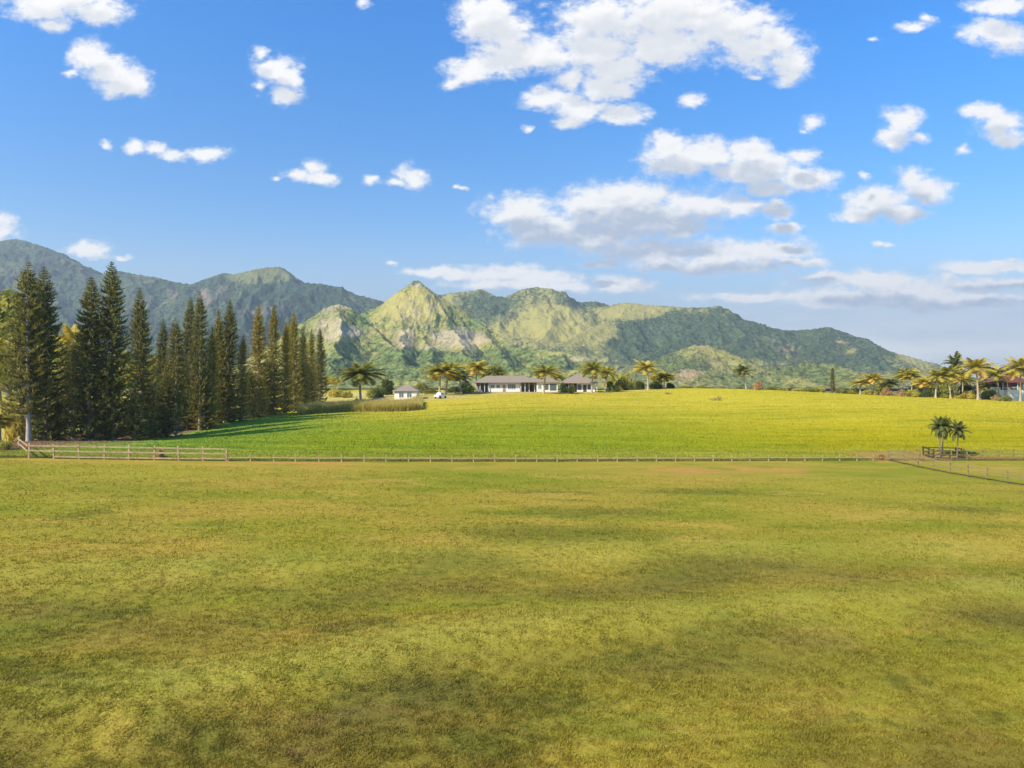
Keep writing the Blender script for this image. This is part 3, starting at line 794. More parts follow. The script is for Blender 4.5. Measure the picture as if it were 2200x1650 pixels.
mountain("hill", mat_rocky, (470, 1420, 640), 330, (650, 1600), [
    (1.0, (560, 800, 1080), (600, 762, 1120), (640, 714, 1150), (670, 684, 1180), (700, 661, 1200), (728, 653, 1200), (752, 660, 1200), (775, 681, 1190)),
    (0.97, (775, 681, 1190), (800, 706, 1150), (835, 738, 1080), (862, 765, 1000)),
    (1.0, (720, 700, 1360), (752, 686, 1370), (790, 668, 1390), (830, 652, 1400), (860, 638, 1400), (874, 626, 1400), (882, 610, 1400), (888, 603, 1400), (899, 602, 1400), (906, 609, 1400), (916, 623, 1400),
     (940, 632, 1400), (985, 665, 1380), (1040, 700, 1330), (1085, 730, 1280), (1112, 746, 1250), (1160, 750, 1220), (1220, 758, 1200), (1262, 768, 1180), (1300, 785, 1150), (1340, 805, 1100), (1370, 822, 1050)),
    (0.92, (893, 616, 1390), (886, 666, 1330), (868, 706, 1240), (862, 742, 1120), (868, 782, 980)),
    (0.92, (940, 640, 1390), (962, 697, 1290), (985, 732, 1170), (1012, 770, 1030), (1020, 800, 900)),
    (0.9, (915, 722, 1230), (925, 755, 1100), (930, 790, 960)),
    (0.9, (800, 674, 1385), (805, 705, 1300), (815, 745, 1200)),
    (0.92, (1040, 704, 1325), (1070, 750, 1180), (1095, 785, 1000)),
    (0.95, (728, 658, 1195), (733, 714, 1080), (720, 758, 960), (715, 795, 850)),
    (0.9, (1220, 760, 1195), (1210, 785, 1050), (1200, 805, 900)),
    (0.6, (520, 806, 900), (640, 800, 880), (760, 795, 860), (900, 790, 880), (1000, 788, 880), (1150, 790, 880), (1250, 797, 880), (1340, 815, 880)),
], 0.95, 1.35, 75, [(735, 658, 34, 8, 0.7), (700, 672, 40, 12, 0.55), (712, 705, 44, 26, 0.85), (748, 712, 30, 14, 1.0), (905, 665, 60, 26, 0.6), (790, 712, 60, 10, 0.5), (850, 655, 35, 14, 0.35), (925, 640, 20, 18, 0.5), (890, 690, 50, 34, 0.5), (870, 730, 24, 24, 0.9),
     (985, 725, 70, 22, 0.9), (940, 745, 60, 10, 0.6), (1010, 735, 34, 22, 0.8), (893, 612, 16, 10, 0.7), (830, 715, 40, 6, 0.5), (840, 735, 24, 14, 0.6), (1250, 772, 50, 8, 0.7), (780, 735, 22, 12, 0.4), (1090, 745, 20, 12, 0.5)],
    [(760, 790, 130, 36, 0.28), (1000, 790, 160, 30, 0.2), (1100, 770, 100, 26, 0.2), (770, 700, 22, 26, 0.7), (900, 765, 60, 16, 0.7), (1030, 700, 60, 22, 0.3), (880, 660, 50, 30, -0.4), (1230, 780, 60, 12, 0.3), (893, 607, 10, 8, 0.7)], 4.0, 3, 0.24)

mountain("hill", mat_low, (1280, 1700, 300), 140, (950, 1750), [
    (1.0, (1290, 822, 1250), (1340, 802, 1300), (1385, 783, 1350), (1430, 765, 1400), (1470, 748, 1450), (1495, 741, 1450), (1520, 742, 1440), (1550, 752, 1420), (1590, 768, 1380), (1650, 795, 1330), (1700, 815, 1300)),
    (0.95, (1508, 745, 1440), (1470, 780, 1250), (1450, 800, 1100)),
    (0.8, (1380, 815, 1050), (1430, 798, 1080), (1480, 790, 1100), (1560, 806, 1080), (1600, 820, 1050)),
], 0.6, 1.4, 70, [(1508, 740, 26, 12, 0.6), (1575, 745, 16, 16, 0.8), (1480, 803, 34, 10, 0.9), (1540, 778, 26, 8, 0.6), (1460, 812, 40, 10, 0.5)],
    [(1440, 790, 60, 20, 0.4)], 5.0, 4)
mountain("hill", mat_low, (1540, 1960, 300), 120, (850, 1500), [
    (1.0, (1560, 828, 1150), (1610, 808, 1150), (1660, 793, 1180), (1720, 782, 1200), (1775, 780, 1200), (1810, 786, 1180), (1838, 799, 1150), (1860, 815, 1120), (1890, 832, 1100)),
    (0.8, (1700, 812, 950), (1800, 806, 950), (1860, 822, 950)),
], 0.55, 1.4, 60, [], [(1700, 800, 120, 24, 0.2)], 5.0, 5)

# ------------------------------------------------------------------ grass you cannot count
def blades(name, X, Y, Z, h, wd, lean, tint, mat, extra=None):
    n = len(X); rs = np.random.RandomState(len(name) + n)
    a = rs.rand(n) * 2 * np.pi; b = rs.rand(n) * 2 * np.pi
    dx, dy = np.cos(a) * wd / 2, np.sin(a) * wd / 2
    lx, ly = np.cos(b) * h * lean, np.sin(b) * h * lean
    v = np.empty((n, 3, 3))
    v[:, 0] = np.stack([X - dx, Y - dy, Z - 0.01], -1)
    v[:, 1] = np.stack([X + dx, Y + dy, Z - 0.01], -1)
    v[:, 2] = np.stack([X + lx, Y + ly, Z + h], -1)
    f = np.arange(n * 3).reshape(-1, 3)
    return mesh_np(name, v.reshape(-1, 3), f, mat, attrs={'tint': np.repeat(tint, 3), **{k: np.repeat(a_, 3) for k, a_ in (extra or {}).items()}})
rs = np.random.RandomState(3)
NB = 760000
Dm, DM = 13.0, 70.0
# spread evenly in the picture, so denser close by
q = rs.rand(NB)
Dd = 1 / (1 / Dm * (1 - q) + 1 / DM * q)
px = rs.rand(NB) * 2960 - 380
keep = Dd < fence_y(px) - 0.2
Dd, px = Dd[keep], px[keep]
Xb = (px - 1100) / F * Dd
cl = fbm(Xb / 0.5, Dd / 0.5, 2, 21) + 0.6 * fbm(Xb / 3.5, Dd / 2.5, 2, 23)
keep = rs.rand(len(Xb)) < np.clip(0.62 + 1.3 * cl, 0.08, 1)
Xb, Dd, cl = Xb[keep], Dd[keep], cl[keep]
hb = (0.035 + 0.035 * rs.rand(len(Xb)) + 0.05 * np.clip(cl, 0, 1)) * np.interp(Dd, [13, 70], [1, 1.5])
wb = 0.020 * Dd / 14 * (0.6 + 0.8 * rs.rand(len(Xb)))
gr = blades("grass", Xb, Dd, gz(Xb, Dd), hb, np.minimum(wb, 0.09), 0.9, rs.rand(len(Xb)) ** 1.3, blade_mat, dict(zip(('crest', 'hollow'), lawn_attr(Xb, Dd))))
tag(gr, "short olive turf grass covering the near lawn", "grass", kind='stuff')
NH = 260000
q = rs.rand(NH); px = rs.rand(NH) * 2500 - 150
a = fence_y(px) + 0.1
Dd = 1 / ((1 - q) / a + q / 200.0)
Xb = (px - 1100) / F * Dd
keep = ~(((Xb < -46) & (Dd > 82) & (Dd < 175)) & (rs.rand(NH) < 0.8))
keep &= ~((np.abs(Xb - 52) < 7) & (np.abs(Dd - 89) < 3))
Xb, Dd = Xb[keep], Dd[keep]
cl = fbm(Xb / 6, Dd / 1.2, 3, 31)
hb = (0.10 + 0.08 * rs.rand(len(Xb)) + 0.2 * np.clip(cl, -0.2, 1)) * np.interp(Dd, [75, 90, 200], [0.7, 1, 1])
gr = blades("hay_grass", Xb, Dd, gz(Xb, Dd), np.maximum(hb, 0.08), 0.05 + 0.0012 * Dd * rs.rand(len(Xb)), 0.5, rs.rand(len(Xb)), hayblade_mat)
tag(gr, "longer yellow-green hay grass of the field beyond the fence", "grass", kind='stuff')

# band of tall reed-like grass at the head of the green field
def reeds():
    rs = np.random.RandomState(5)
    n = 42000
    u = rs.rand(n); wv = rs.rand(n)
    px = 640 + 268 * u
    Dc = 141 + 13 * u + 4 * np.sin(u * 5)
    D = Dc + (wv - 0.1) * 9
    D = D + np.where(u > 0.93, wv * 6, 0)
    X = (px - 1100) / F * D
    hg = 1.45 + 0.9 * rs.rand(n) ** 2 + 0.7 * fbm(X / 3, D / 3, 3, 41)
    hg *= np.clip(np.minimum(u / 0.05, (1 - u) / 0.06) + 0.45, 0.45, 1)
    Z = gz(X, D)
    # three leaves to a stem: low, mid and plume
    h0 = np.concatenate([hg * 0.55, hg * 0.8, hg])
    X3, D3, Z3 = np.tile(X, 3) + rs.randn(3 * n) * 0.05, np.tile(D, 3) + rs.randn(3 * n) * 0.05, np.tile(Z, 3)
    tint = np.concatenate([rs.rand(n) * 0.3, 0.25 + rs.rand(n) * 0.4, 0.5 + rs.rand(n) * 0.5])
    o = blades("tall_grass", X3, D3, Z3, h0, np.full(3 * n, 0.13), 0.30, tint, M['reed'])
    tag(o, "band of tall golden reed grass at the far left edge of the green field", "tall grass", kind='stuff')
reeds()

# ------------------------------------------------------------------ trees
def tris_from(P, Dv, Wv, L, Wd):
    """slender triangles rooted at P along Dv with half width vector Wv"""
    v = np.empty((len(P), 3, 3))
    v[:, 0] = P - Wv * Wd[:, None]; v[:, 1] = P + Wv * Wd[:, None]; v[:, 2] = P + Dv * L[:, None]
    return v.reshape(-1, 3)
def unit(a): return a / (np.linalg.norm(a, axis=-1, keepdims=True) + 1e-9)

def make_pine(seed, H=22.0, rmax=2.6, mat='pine', bare=0.06, dens=1.0, name='pine_tree'):
    def f():
        rs = np.random.RandomState(seed)
        root = empty(name)
        lean = rs.randn(2) * 0.15
        hs = np.linspace(0, H, 14)
        c = np.stack([lean[0] * np.sin(hs / H * 2.5), lean[1] * np.sin(hs / H * 2.0), hs - 0.3 * (hs == 0)], -1)
        tv, tf = tube_np(c, np.interp(hs, [0, 1, H], [0.34, 0.26, 0.03]), 8)
        V = [tv]; FF = [tf]; off = len(tv)
        P, Dv, Wv, Ls, Wd, Ti = [], [], [], [], [], []
        z = H * bare + 0.35
        while z < H - 0.15:
            t = 1 - z / H          # 0 at top
            r = rmax * np.interp(t, [0, 0.04, 0.2, 0.45, 0.75, 1.0], [0.05, 0.20, 0.52, 0.80, 1.05, 1.12])
            nb = rs.randint(6, 9)
            a0 = rs.rand() * 6.28
            for i in range(nb):
                if rs.rand() < 0.20 * t: continue
                a = a0 + i * 6.283 / nb + rs.randn() * 0.18
                L = r * (0.78 + 0.34 * rs.rand())
                if rs.rand() < 0.08: L *= 0.6
                cx = lean[0] * math.sin(z / H * 2.5); cyy = lean[1] * math.sin(z / H * 2)
                m = max(4, int(L / 0.11 * dens))
                s = (np.arange(m) + rs.rand(m)) / m
                s = 0.12 + 0.88 * s
                droop = rs.uniform(0.05, 0.30) * L; up = rs.uniform(0.20, 0.42) * L
                zz = z - droop * np.sin(s * 2.2) + up * s ** 2.2
                ca, sa = math.cos(a), math.sin(a)
                sidew = rs.randn(m) * 0.05 * L * s
                px_ = cx + ca * s * L - sa * sidew; py_ = cyy + sa * s * L + ca * sidew
                pts = np.stack([px_, py_, zz], -1)
                for rep in range(2):
                    d = np.stack([ca * 0.7 + rs.randn(m) * 0.55, sa * 0.7 + rs.randn(m) * 0.55, 0.45 + rs.rand(m) * 0.7], -1)
                    d = unit(d)
                    wv = unit(np.cross(d, rs.randn(m, 3)))
                    P.append(pts); Dv.append(d); Wv.append(wv)
                    kk = 0.35 + 0.65 * min(1, t / 0.12); Ls.append((0.30 + 0.34 * rs.rand(m)) * kk); Wd.append((0.052 + 0.04 * rs.rand(m)) * kk)
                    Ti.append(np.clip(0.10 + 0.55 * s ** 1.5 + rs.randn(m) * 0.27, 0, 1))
                # limb
                if i % 2 == 0 or t > 0.3:
                    ls = np.linspace(0, 0.85, 4)
                    lp = np.stack([cx + ca * ls * L, cyy + sa * ls * L, z - droop * np.sin(ls * 2.2) + up * ls ** 2.2], -1)
                    lv, lf = tube_np(lp, np.array([0.045, 0.03, 0.02, 0.01]) * (0.6 + t), 3)
                    V.append(lv); FF.append(lf + off); off += len(lv)
            z += rs.uniform(0.27, 0.42) * (0.75 + 0.5 * t)
        mesh_np('trunk', np.concatenate(V), np.concatenate(FF), M['bark_pale' if bare > 0.1 else 'bark'], root, smooth=True)
        P, Dv, Wv, Ls, Wd, Ti = map(np.concatenate, (P, Dv, Wv, Ls, Wd, Ti))
        v = tris_from(P, Dv, Wv, Ls, Wd)
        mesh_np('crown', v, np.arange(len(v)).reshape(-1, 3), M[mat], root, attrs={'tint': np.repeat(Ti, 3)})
        return root
    return f

def make_palm(seed, H=8.0, FL=3.6, nf=30, mat='palm', curve=0.5, old=0.3, trunk_r=0.16, droopy=1.0, bark='palm_bark'):
    def f():
        rs = np.random.RandomState(seed)
        root = empty('palm_tree')
        hs = np.linspace(0, 1, 10); a = rs.rand() * 6.28
        cx, cy_ = math.cos(a) * curve, math.sin(a) * curve
        c = np.stack([cx * hs ** 1.7, cy_ * hs ** 1.7, hs * H - 0.25 * (hs == 0)], -1)
        tv, tf = tube_np(c, np.interp(hs, [0, 0.06, 0.2, 1], [1.9, 1.25, 1, 0.75]) * trunk_r, 8)
        mesh_np('trunk', tv, tf, M[bark], root, smooth=True)
        top = c[-1]
        VV, TT = [], []; rv, rf, ro = [], [], 0
        for i in range(nf):
            e = 1.42 - 2.0 * (i + rs.rand() * 0.8) / nf      # elevation of the base of the frond
            az = i * 2.399 + rs.randn() * 0.2
            L = FL * (0.82 + 0.3 * rs.rand()) * (0.85 if e > 1.0 else 1.0)
            m = 12
            s = np.linspace(0, 1, m)
            bend = (0.65 + 0.85 * rs.rand()) * droopy * (1.0 if e < 0.9 else 0.6)
            el = e - bend * s ** 1.3
            el = np.maximum(el, -1.45)
            dr = np.cos(el); dz = np.sin(el)
            step = L / (m - 1)
            rr = np.concatenate([[0], np.cumsum(dr[:-1] * step)]); zz = np.concatenate([[0], np.cumsum(dz[:-1] * step)])
            ca, sa = math.cos(az), math.sin(az)
            pts = np.stack([top[0] + ca * rr, top[1] + sa * rr, top[2] + zz], -1)
            v_, f_ = tube_np(pts, np.linspace(0.045, 0.012, m), 3)
            rv.append(v_); rf.append(f_ + ro); ro += len(v_)
            nl = 34
            sl = np.linspace(0.12, 1.0, nl) + rs.randn(nl) * 0.008
            bp = np.stack([np.interp(sl, s, pts[:, k_]) for k_ in range(3)], -1)
            els = np.interp(sl, s, el)
            tdir = np.stack([ca * np.cos(els), sa * np.cos(els), np.sin(els)], -1)
            ll = L * 0.24 * np.sin(np.clip(sl * 2.6 + 0.35, 0, 3.14)) ** 0.7 + 0.12
            age = np.clip((0.35 - e) * 0.6, 0, 1)
            isold = rs.rand() < age * old * 1.7
            for sd_ in (-1, 1):
                side = np.array([-sa, ca, 0])[None] * sd_
                d = unit(side * 0.95 + tdir * 0.55 + np.array([0, 0, -0.45])[None] + rs.randn(nl, 3) * 0.10)
                wv = unit(np.cross(d, np.array([0, 0, 1.0])[None] + rs.randn(nl, 3) * 0.4))
                v_ = np.empty((nl, 3, 3))
                lw = 0.11 * (FL / 3.6) ** 0.8
                v_[:, 0] = bp - tdir * lw; v_[:, 1] = bp + tdir * lw; v_[:, 2] = bp + d * ll[:, None]
                VV.append(v_.reshape(-1, 3))
                ti = np.clip((0.85 if isold else 0.30) + rs.randn() * 0.08 + rs.randn(nl) * 0.1 + 0.12 * sl + (0.15 if e > 0.8 else 0), 0, 1)
                TT.append(np.repeat(ti, 3))
        v = np.concatenate(VV); fr = np.arange(len(v)).reshape(-1, 3)
        rvv = np.concatenate(rv); rff = np.concatenate(rf) + len(v)
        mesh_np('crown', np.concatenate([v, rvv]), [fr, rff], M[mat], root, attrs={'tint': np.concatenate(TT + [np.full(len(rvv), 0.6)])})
        return root
    return f

def make_bush(seed, rx=2.0, rz=1.6, n=2600, mat='leaf', trunk=0.0, name='bush', lsz=0.17, nclump=16, bark='bark'):
    def f():
        rs = np.random.RandomState(seed)
        root = empty(name)
        cc = unit(rs.randn(nclump, 3)) * (rs.rand(nclump, 1) ** 0.5)
        cc[:, 2] = np.abs(cc[:, 2]) * 0.95 if trunk == 0 else cc[:, 2]
        cc[:, :2] *= (1.05 - 0.55 * np.clip(cc[:, 2:3], 0, 1))
        cc = cc * np.array([rx * 0.72, rx * 0.72, rz * 0.72])
        cz = rz * (0.12 if trunk == 0 else 1.0) + trunk
        cr = rx * rs.uniform(0.18, 0.42, nclump)
        w_ = cr ** 2; idx = rs.choice(nclump, n, p=w_ / w_.sum())
        dd = unit(rs.randn(n, 3)); rad = cr[idx] * (0.35 + 0.9 * rs.rand(n) ** 0.8)
        P = cc[idx] + dd * rad[:, None] * np.array([1, 1, 0.8]); P[:, 2] += cz
        ok = P[:, 2] > (0.02 if trunk == 0 else trunk * 0.5)
        P, dd = P[ok], dd[ok]; n2 = len(P)
        nrm = unit(dd + rs.randn(n2, 3) * 0.7)
        a = unit(np.cross(nrm, rs.randn(n2, 3))); b = np.cross(nrm, a)
        sz = lsz * (0.6 + 0.8 * rs.rand(n2))[:, None]
        v = np.stack([P - a * sz, P + b * sz * 0.5, P + a * sz, P - b * sz * 0.5], 1).reshape(-1, 3)
        ti = np.clip(rs.rand(nclump)[idx][ok] * 0.5 + 0.2 + rs.randn(n2) * 0.15, 0, 1)
        V, FF, off = [], [], 0
        H = cz if trunk else rz * 0.5
        tv, tf = tube_np([(0, 0, -0.2), (0.03, 0.02, H * 0.5), (0, 0, H)], [0.06 * rx + 0.03, 0.045 * rx + 0.02, 0.02 * rx], 6)
        V.append(tv); FF.append(tf); off += len(tv)
        for i in range(min(nclump, 9)):
            e = cc[i] + np.array([0, 0, cz])
            tv, tf = tube_np([(0, 0, H * 0.45), (e[0] * 0.5, e[1] * 0.5, (H * 0.6 + e[2]) / 2), tuple(e)], [0.03 * rx, 0.02 * rx, 0.008 * rx], 4)
            V.append(tv); FF.append(tf + off); off += len(tv)
        mesh_np('trunk', np.concatenate(V), np.concatenate(FF), M[bark], root, smooth=True)
        mesh_np('crown', v, np.arange(len(v)).reshape(-1, 4), M[mat], root, attrs={'tint': np.repeat(ti, 4)})
        return root
    return f

# --- the row of columnar pines, near end (left) to far end; (px, py of the tip, distance, prototype)
pp = [Proto(make_pine(s_, 22, 2.65, 'pine', b_)) for s_, b_ in ((1, .12), (2, .0), (3, .0), (4, .0))]
pg = [Proto(make_pine(s_, 22, 2.3, 'pine_gold', 0.0)) for s_ in (11, 12)]
GP = "columnar pines in the long row at the left of the fields"
pines = [
 (62, 45, 560, 90, pp[0], 1.05, "tall dark columnar pine with a bare pale lower trunk, nearest the left edge"),
 (100, 95, 570, 93, pp[1], 0.95, "dark columnar pine just right of the one with the pale bare trunk"),
 (190, 193, 592, 95, pp[2], 1.05, "broad dark columnar pine directly left of the tallest pine"),
 (243, 248, 562, 97, pp[3], 0.95, "tallest columnar pine of the row with a thin ragged tip"),
 (306, 305, 617, 103, pp[1], 0.80, "slim dark pine standing alone right of the tallest pine"),
 (343, 343, 683, 118, pp[2], 0.72, "short grey-green pine seen in the gap between taller dark pines"),
 (377, 377, 682, 112, pp[0], 0.95, "stout dark pine left of the pair of thin bare-stemmed pines"),
 (403, 403, 638, 120, pp[3], 0.75, "thinner left one of the two bare-stemmed pines in mid row"),
 (428, 427, 626, 119, pp[0], 0.70, "taller right one of the two bare-stemmed pines in mid row"),
 (450, 450, 700, 122, pg[0], 0.85, "short yellowish pine just right of the bare-stemmed pair"),
 (472, 472, 664, 127, pg[0], 0.80, "dark pine left of a slightly taller twin in mid row"),
 (493, 493, 643, 128, pp[1], 0.80, "sharp-tipped dark pine, taller of the twin pines in mid row"),
 (519, 519, 718, 130, pg[1], 0.90, "low yellow-green pine in the dip of the row before the golden pines"),
 (555, 554, 655, 137, pg[0], 0.95, "first golden sunlit pine with a pale stem"),
 (588, 588, 652, 143, pg[1], 0.80, "second golden pine with dark foliage on its right side"),
 (610, 608, 690, 146, pg[1], 0.85, "dark green pine between the golden pines and the tip of a taller one"),
 (632, 632, 668, 152, pg[0], 0.80, "tallest pine of the dense dark far end of the row"),
 (622, 620, 685, 158, pg[0], 0.72, "pine half hidden behind the dense far end of the row"),
 (652, 651, 700, 160, pg[0], 0.80, "third pine from the far end of the row"),
 (669, 668, 706, 168, pg[1], 0.80, "second pine from the far end of the row"),
 (687, 685, 702, 176, pp[2], 0.80, "last slim pine at the far end of the row by the reed grass"),
]
for bx, tx, ty, D, pr, ws, lab in pines:
    X = WX(bx, D); z0 = g1(X, D)
    H = ZP(ty, D) - z0
    s = H / 22.0
    pr.put((X, D, z0), (s * ws, s * ws, s), RND.random() * 6.28, lab, 'pine tree', GP)
# lower, younger pines filling the foot of the row
GP2 = "young pines filling the foot of the pine row"
young = [
 (158, 730, 99, 1.5, "wide young pine filling the left foot of the broad dark pine"),
 (290, 845, 97, 1.2, "smallest front pine standing on the litter at the edge of the green field"),
 (326, 815, 108, 1.2, "young pine between the slim lone pine and the grey-green pine"),
 (358, 800, 109, 1.2, "young pine at the left foot of the stout dark pine"),
 (440, 780, 120, 1.3, "young pine between the bare-stemmed pair and the mid row twins"),
 (482, 790, 127, 1.2, "young pine under the mid row twin pines"),
 (535, 790, 134, 1.2, "young pine at the left foot of the first golden pine"),
 (572, 770, 141, 1.2, "young pine between the two golden pines"),
 (642, 770, 158, 1.2, "young pine under the dense far end of the row"),
 (662, 780, 165, 1.2, "young pine among the last three pines of the row"),
 (118, 850, 94, 1.6, "low spreading pine just behind the left end of the plank fence"),
 (243, 865, 100, 1.6, "lowest dark pine under the tallest pine"),
]
for i, (bx, ty, D, ws, lab) in enumerate(young):
    X = WX(bx, D); z0 = g1(X, D)
    s = (ZP(ty, D) - z0) / 22.0
    pr = (pp + ([pg[0]] if 430 < bx < 620 else []))[i % (4 + (430 < bx < 620))]
    wx_ = s * ws * min(1.5, 0.45 / max(s, 0.3) + 0.5)
    pr.put((X, D, z0), (wx_, wx_, s), RND.random() * 6.28, lab, 'pine tree', GP2)

# --- palms: (px base, px crown, py crown centre, frond length px, distance, proto, label)
pa = [Proto(make_palm(21, 8, 3.6, 32, 'palm', 0.35, 0.5)), Proto(make_palm(22, 8, 3.6, 28, 'palm', 0.8, 0.3)),
      Proto(make_palm(23, 8, 3.6, 36, 'palm', 0.2, 0.8)), Proto(make_palm(24, 8, 3.6, 30, 'palm_dark', 0.5, 0.4)),
      Proto(make_palm(25, 8, 3.6, 38, 'palm_mid', 0.3, 0.5, droopy=1.15))]
GA, GB, GC = "coconut palms round the long house", "palms in the grove at the right", "golden palms behind the pine row"
palms = [
 (776, 810, 52, 160, pa[4], GA, "big drooping olive palm standing alone left of the small white cottage"),
 (944, 806, 44, 186, pa[2], GA, "broad golden palm behind the white vehicle"),
 (958, 800, 40, 190, pa[1], GA, "palm crowded against the broad golden palm by the vehicle"),
 (990, 815, 34, 194, pa[3], GA, "dark shaded palm between the vehicle and the long house"),
 (1024, 797, 34, 208, pa[0], GA, "palm rising behind the left end of the long house"),
 (1168, 806, 38, 190, pa[2], GA, "orange-tinged palm in front of the middle of the long house"),
 (1195, 818, 24, 212, pa[1], GA, "low palm behind the roof between the house and the pavilion"),
 (1271, 800, 34, 196, pa[0], GA, "golden palm in front of the pavilion with a pale trunk"),
 (1302, 807, 24, 206, pa[2], GA, "smaller palm close right of the pavilion"),
 (1392, 796, 32, 200, pa[1], GA, "bright golden palm standing by itself right of the pavilion hedge"),
 (1427, 815, 24, 206, pa[4], GA, "short greenish palm at the right end of the hedge"),
 (1603, 803, 23, 205, pa[3], GA, "lone dark-hearted palm on the skyline of the field"),
 (1848, 826, 24, 214, pa[1], GB, "leftmost low palm of the right grove"),
 (1881, 816, 24, 212, pa[0], GB, "second palm of the right grove, above the rust shrubs"),
 (1915, 826, 22, 216, pa[4], GB, "low olive palm behind the rust shrubs"),
 (1938, 808, 24, 220, pa[1], GB, "rounded palm in the left half of the grove"),
 (1960, 812, 22, 218, pa[2], GB, "palm next to the rounded one, crowns touching"),
 (1984, 824, 24, 208, pa[0], GB, "low palm left of the one with the leaning pale trunk"),
 (2010, 811, 26, 200, pa[1], GB, "palm with a visible leaning pale trunk at the field edge"),
 (2042, 806, 28, 200, pa[2], GB, "dense orange-tinted palm left of the tallest grove palm"),
 (2052, 786, 18, 216, pa[3], GB, "thin palm tip rising behind the dense orange-tinted palm"),
 (2068, 816, 24, 212, pa[2], GB, "brownish palm tucked left of the tallest grove palm"),
 (2101, 793, 33, 196, pa[0], GB, "tallest grove palm with a long straight pale trunk"),
 (2120, 832, 22, 210, pa[4], GB, "low palm right of the long straight pale trunk"),
 (2147, 806, 26, 202, pa[1], GB, "palm in front of the left corner of the stair house"),
 (2192, 794, 32, 198, pa[2], GB, "palm in front of the red-walled porch at the right edge"),
 (2180, 808, 22, 214, pa[0], GB, "palm behind the roof of the stair house"),
 (10, 775, 60, 112, pa[0], GC, "golden palm at the left edge behind the first pines"),
 (118, 775, 52, 118, pa[1], GC, "golden palm in the gap right of the second tall pine"),
 (150, 790, 56, 112, pa[2], GC, "orange-tinged palm left of the broad dark pine"),
 (172, 752, 50, 126, pa[0], GC, "tallest golden palm behind the broad dark pine"),
 (60, 800, 60, 115, pa[2], GC, "palm with glowing fronds behind the pale bare pine trunk"),
 (280, 815, 42, 128, pa[1], GC, "golden palm in the gap right of the tallest pine"),
 (336, 800, 36, 140, pa[0], GC, "golden palm showing between slim pine and stout pine"),
 (225, 830, 46, 120, pa[2], GC, "golden palm showing through the foot of the tallest pine"),
 (445, 820, 34, 150, pa[1], GC, "golden palm glimpsed between the mid row pines"),
 (0, 905, 50, 94, pa[0], GC, "stunted pale palm at the left picture edge behind the fence"),
]
for bx, cy_, fl, D, pr, grp_, lab in palms:
    X = WX(bx, D); z0 = g1(X, D)
    H = max(1.6, ZP(cy_ - (6 if grp_ == GA else 3), D) - z0)
    sxy = fl * (1.38 if grp_ == GB else 1.2) / F * D / 3.6
    pr.put((X, D, z0), (sxy, sxy, H / 8.0 if H / 8.0 < sxy * 1.25 else (H / 8.0)), RND.random() * 6.28, lab, 'palm tree', grp_)

# the two small palms inside the square rail pen
penp = Proto(make_palm(31, 3.6, 1.7, 22, 'palm_dark', 0.12, 0.2, 0.10, 1.15, 'bark'))
GPEN = "young palms in the square rail pen"
def pen_palm(px, base, cyp, D, fl, lab):
    X = WX(px, D); z0 = g1(X, D); H = ZP(cyp, D) - z0
    penp.put((X, D, z0), (fl / F * D / 1.7, fl / F * D / 1.7, H / 3.6), RND.random() * 6, lab, 'palm tree', GPEN)
pen_palm(2018, 985, 917, 90, 27, "taller left palm of the two in the square rail pen")
pen_palm(2056, 985, 925, 89.9, 24, "shorter right palm of the two in the square rail pen")
pen_palm(2024, 985, 918, 90.6, 22, "slender stem palm close behind the left palm in the square rail pen")

# --- lone slim conifer right of the field
cf = Proto(make_pine(41, 10, 1.15, 'pine', 0.02, 1.0, 'conifer'))
X = WX(1789, 214); z0 = g1(X, 214)
s = (ZP(789, 214) - z0) / 10
cf.put((X, 214, z0), (s * 1.0, s * 1.0, s), 0, "lone slim dark conifer on the far edge of the field", 'conifer')

# --- bushes and broadleaf trees
bl = [Proto(make_bush(51, 2.2, 1.8, 3000, 'leaf')), Proto(make_bush(52, 2.2, 2.0, 3000, 'leaf'))]
bd = [Proto(make_bush(53, 2.2, 1.9, 3200, 'leaf_dark'))]
bgd = [Proto(make_bush(54, 2.2, 1.8, 3000, 'leaf_gold')), Proto(make_bush(55, 2.2, 2.1, 3000, 'leaf_gold'))]
br = [Proto(make_bush(56, 2.2, 1.8, 900, 'leaf_rust', nclump=9, bark='bark_pale'))]
M['straw'] = foliage_mat('straw', (0.34, 0.30, 0.08), (0.62, 0.55, 0.20), (0.75, 0.66, 0.32), 0.5)
bst = [Proto(make_bush(60, 2.2, 1.8, 700, 'straw', nclump=7, name='tussock'))]
bt = [Proto(make_bush(57, 2.6, 2.0, 4200, 'leaf', 1.6, 'broadleaf_tree', 0.2, 22)), Proto(make_bush(58, 2.6, 2.0, 4200, 'leaf_gold', 1.6, 'broadleaf_tree', 0.2, 22)),
      Proto(make_bush(59, 2.6, 2.0, 4200, 'leaf_dark', 1.4, 'broadleaf_tree', 0.2, 22))]
def bush(px, top, wpx, D, pr, lab, cat='bush', grp_=None, hn=1.9):
    X = WX(px, D); z0 = g1(X, D)
    H = max(0.4, ZP(top, D) - z0)
    sx_ = wpx / 2 / F * D / 2.2
    pr.put((X, D, z0), (sx_, sx_, H / (hn * 1.08)), RND.random() * 6.28, lab, cat, grp_)
G1, G2, G3, G4, G5 = ("bushes and hedge plants round the long house", "shrubs along the front of the right grove", "scrub behind the pine row", "trees behind the long house", "dry tussocks on the field")
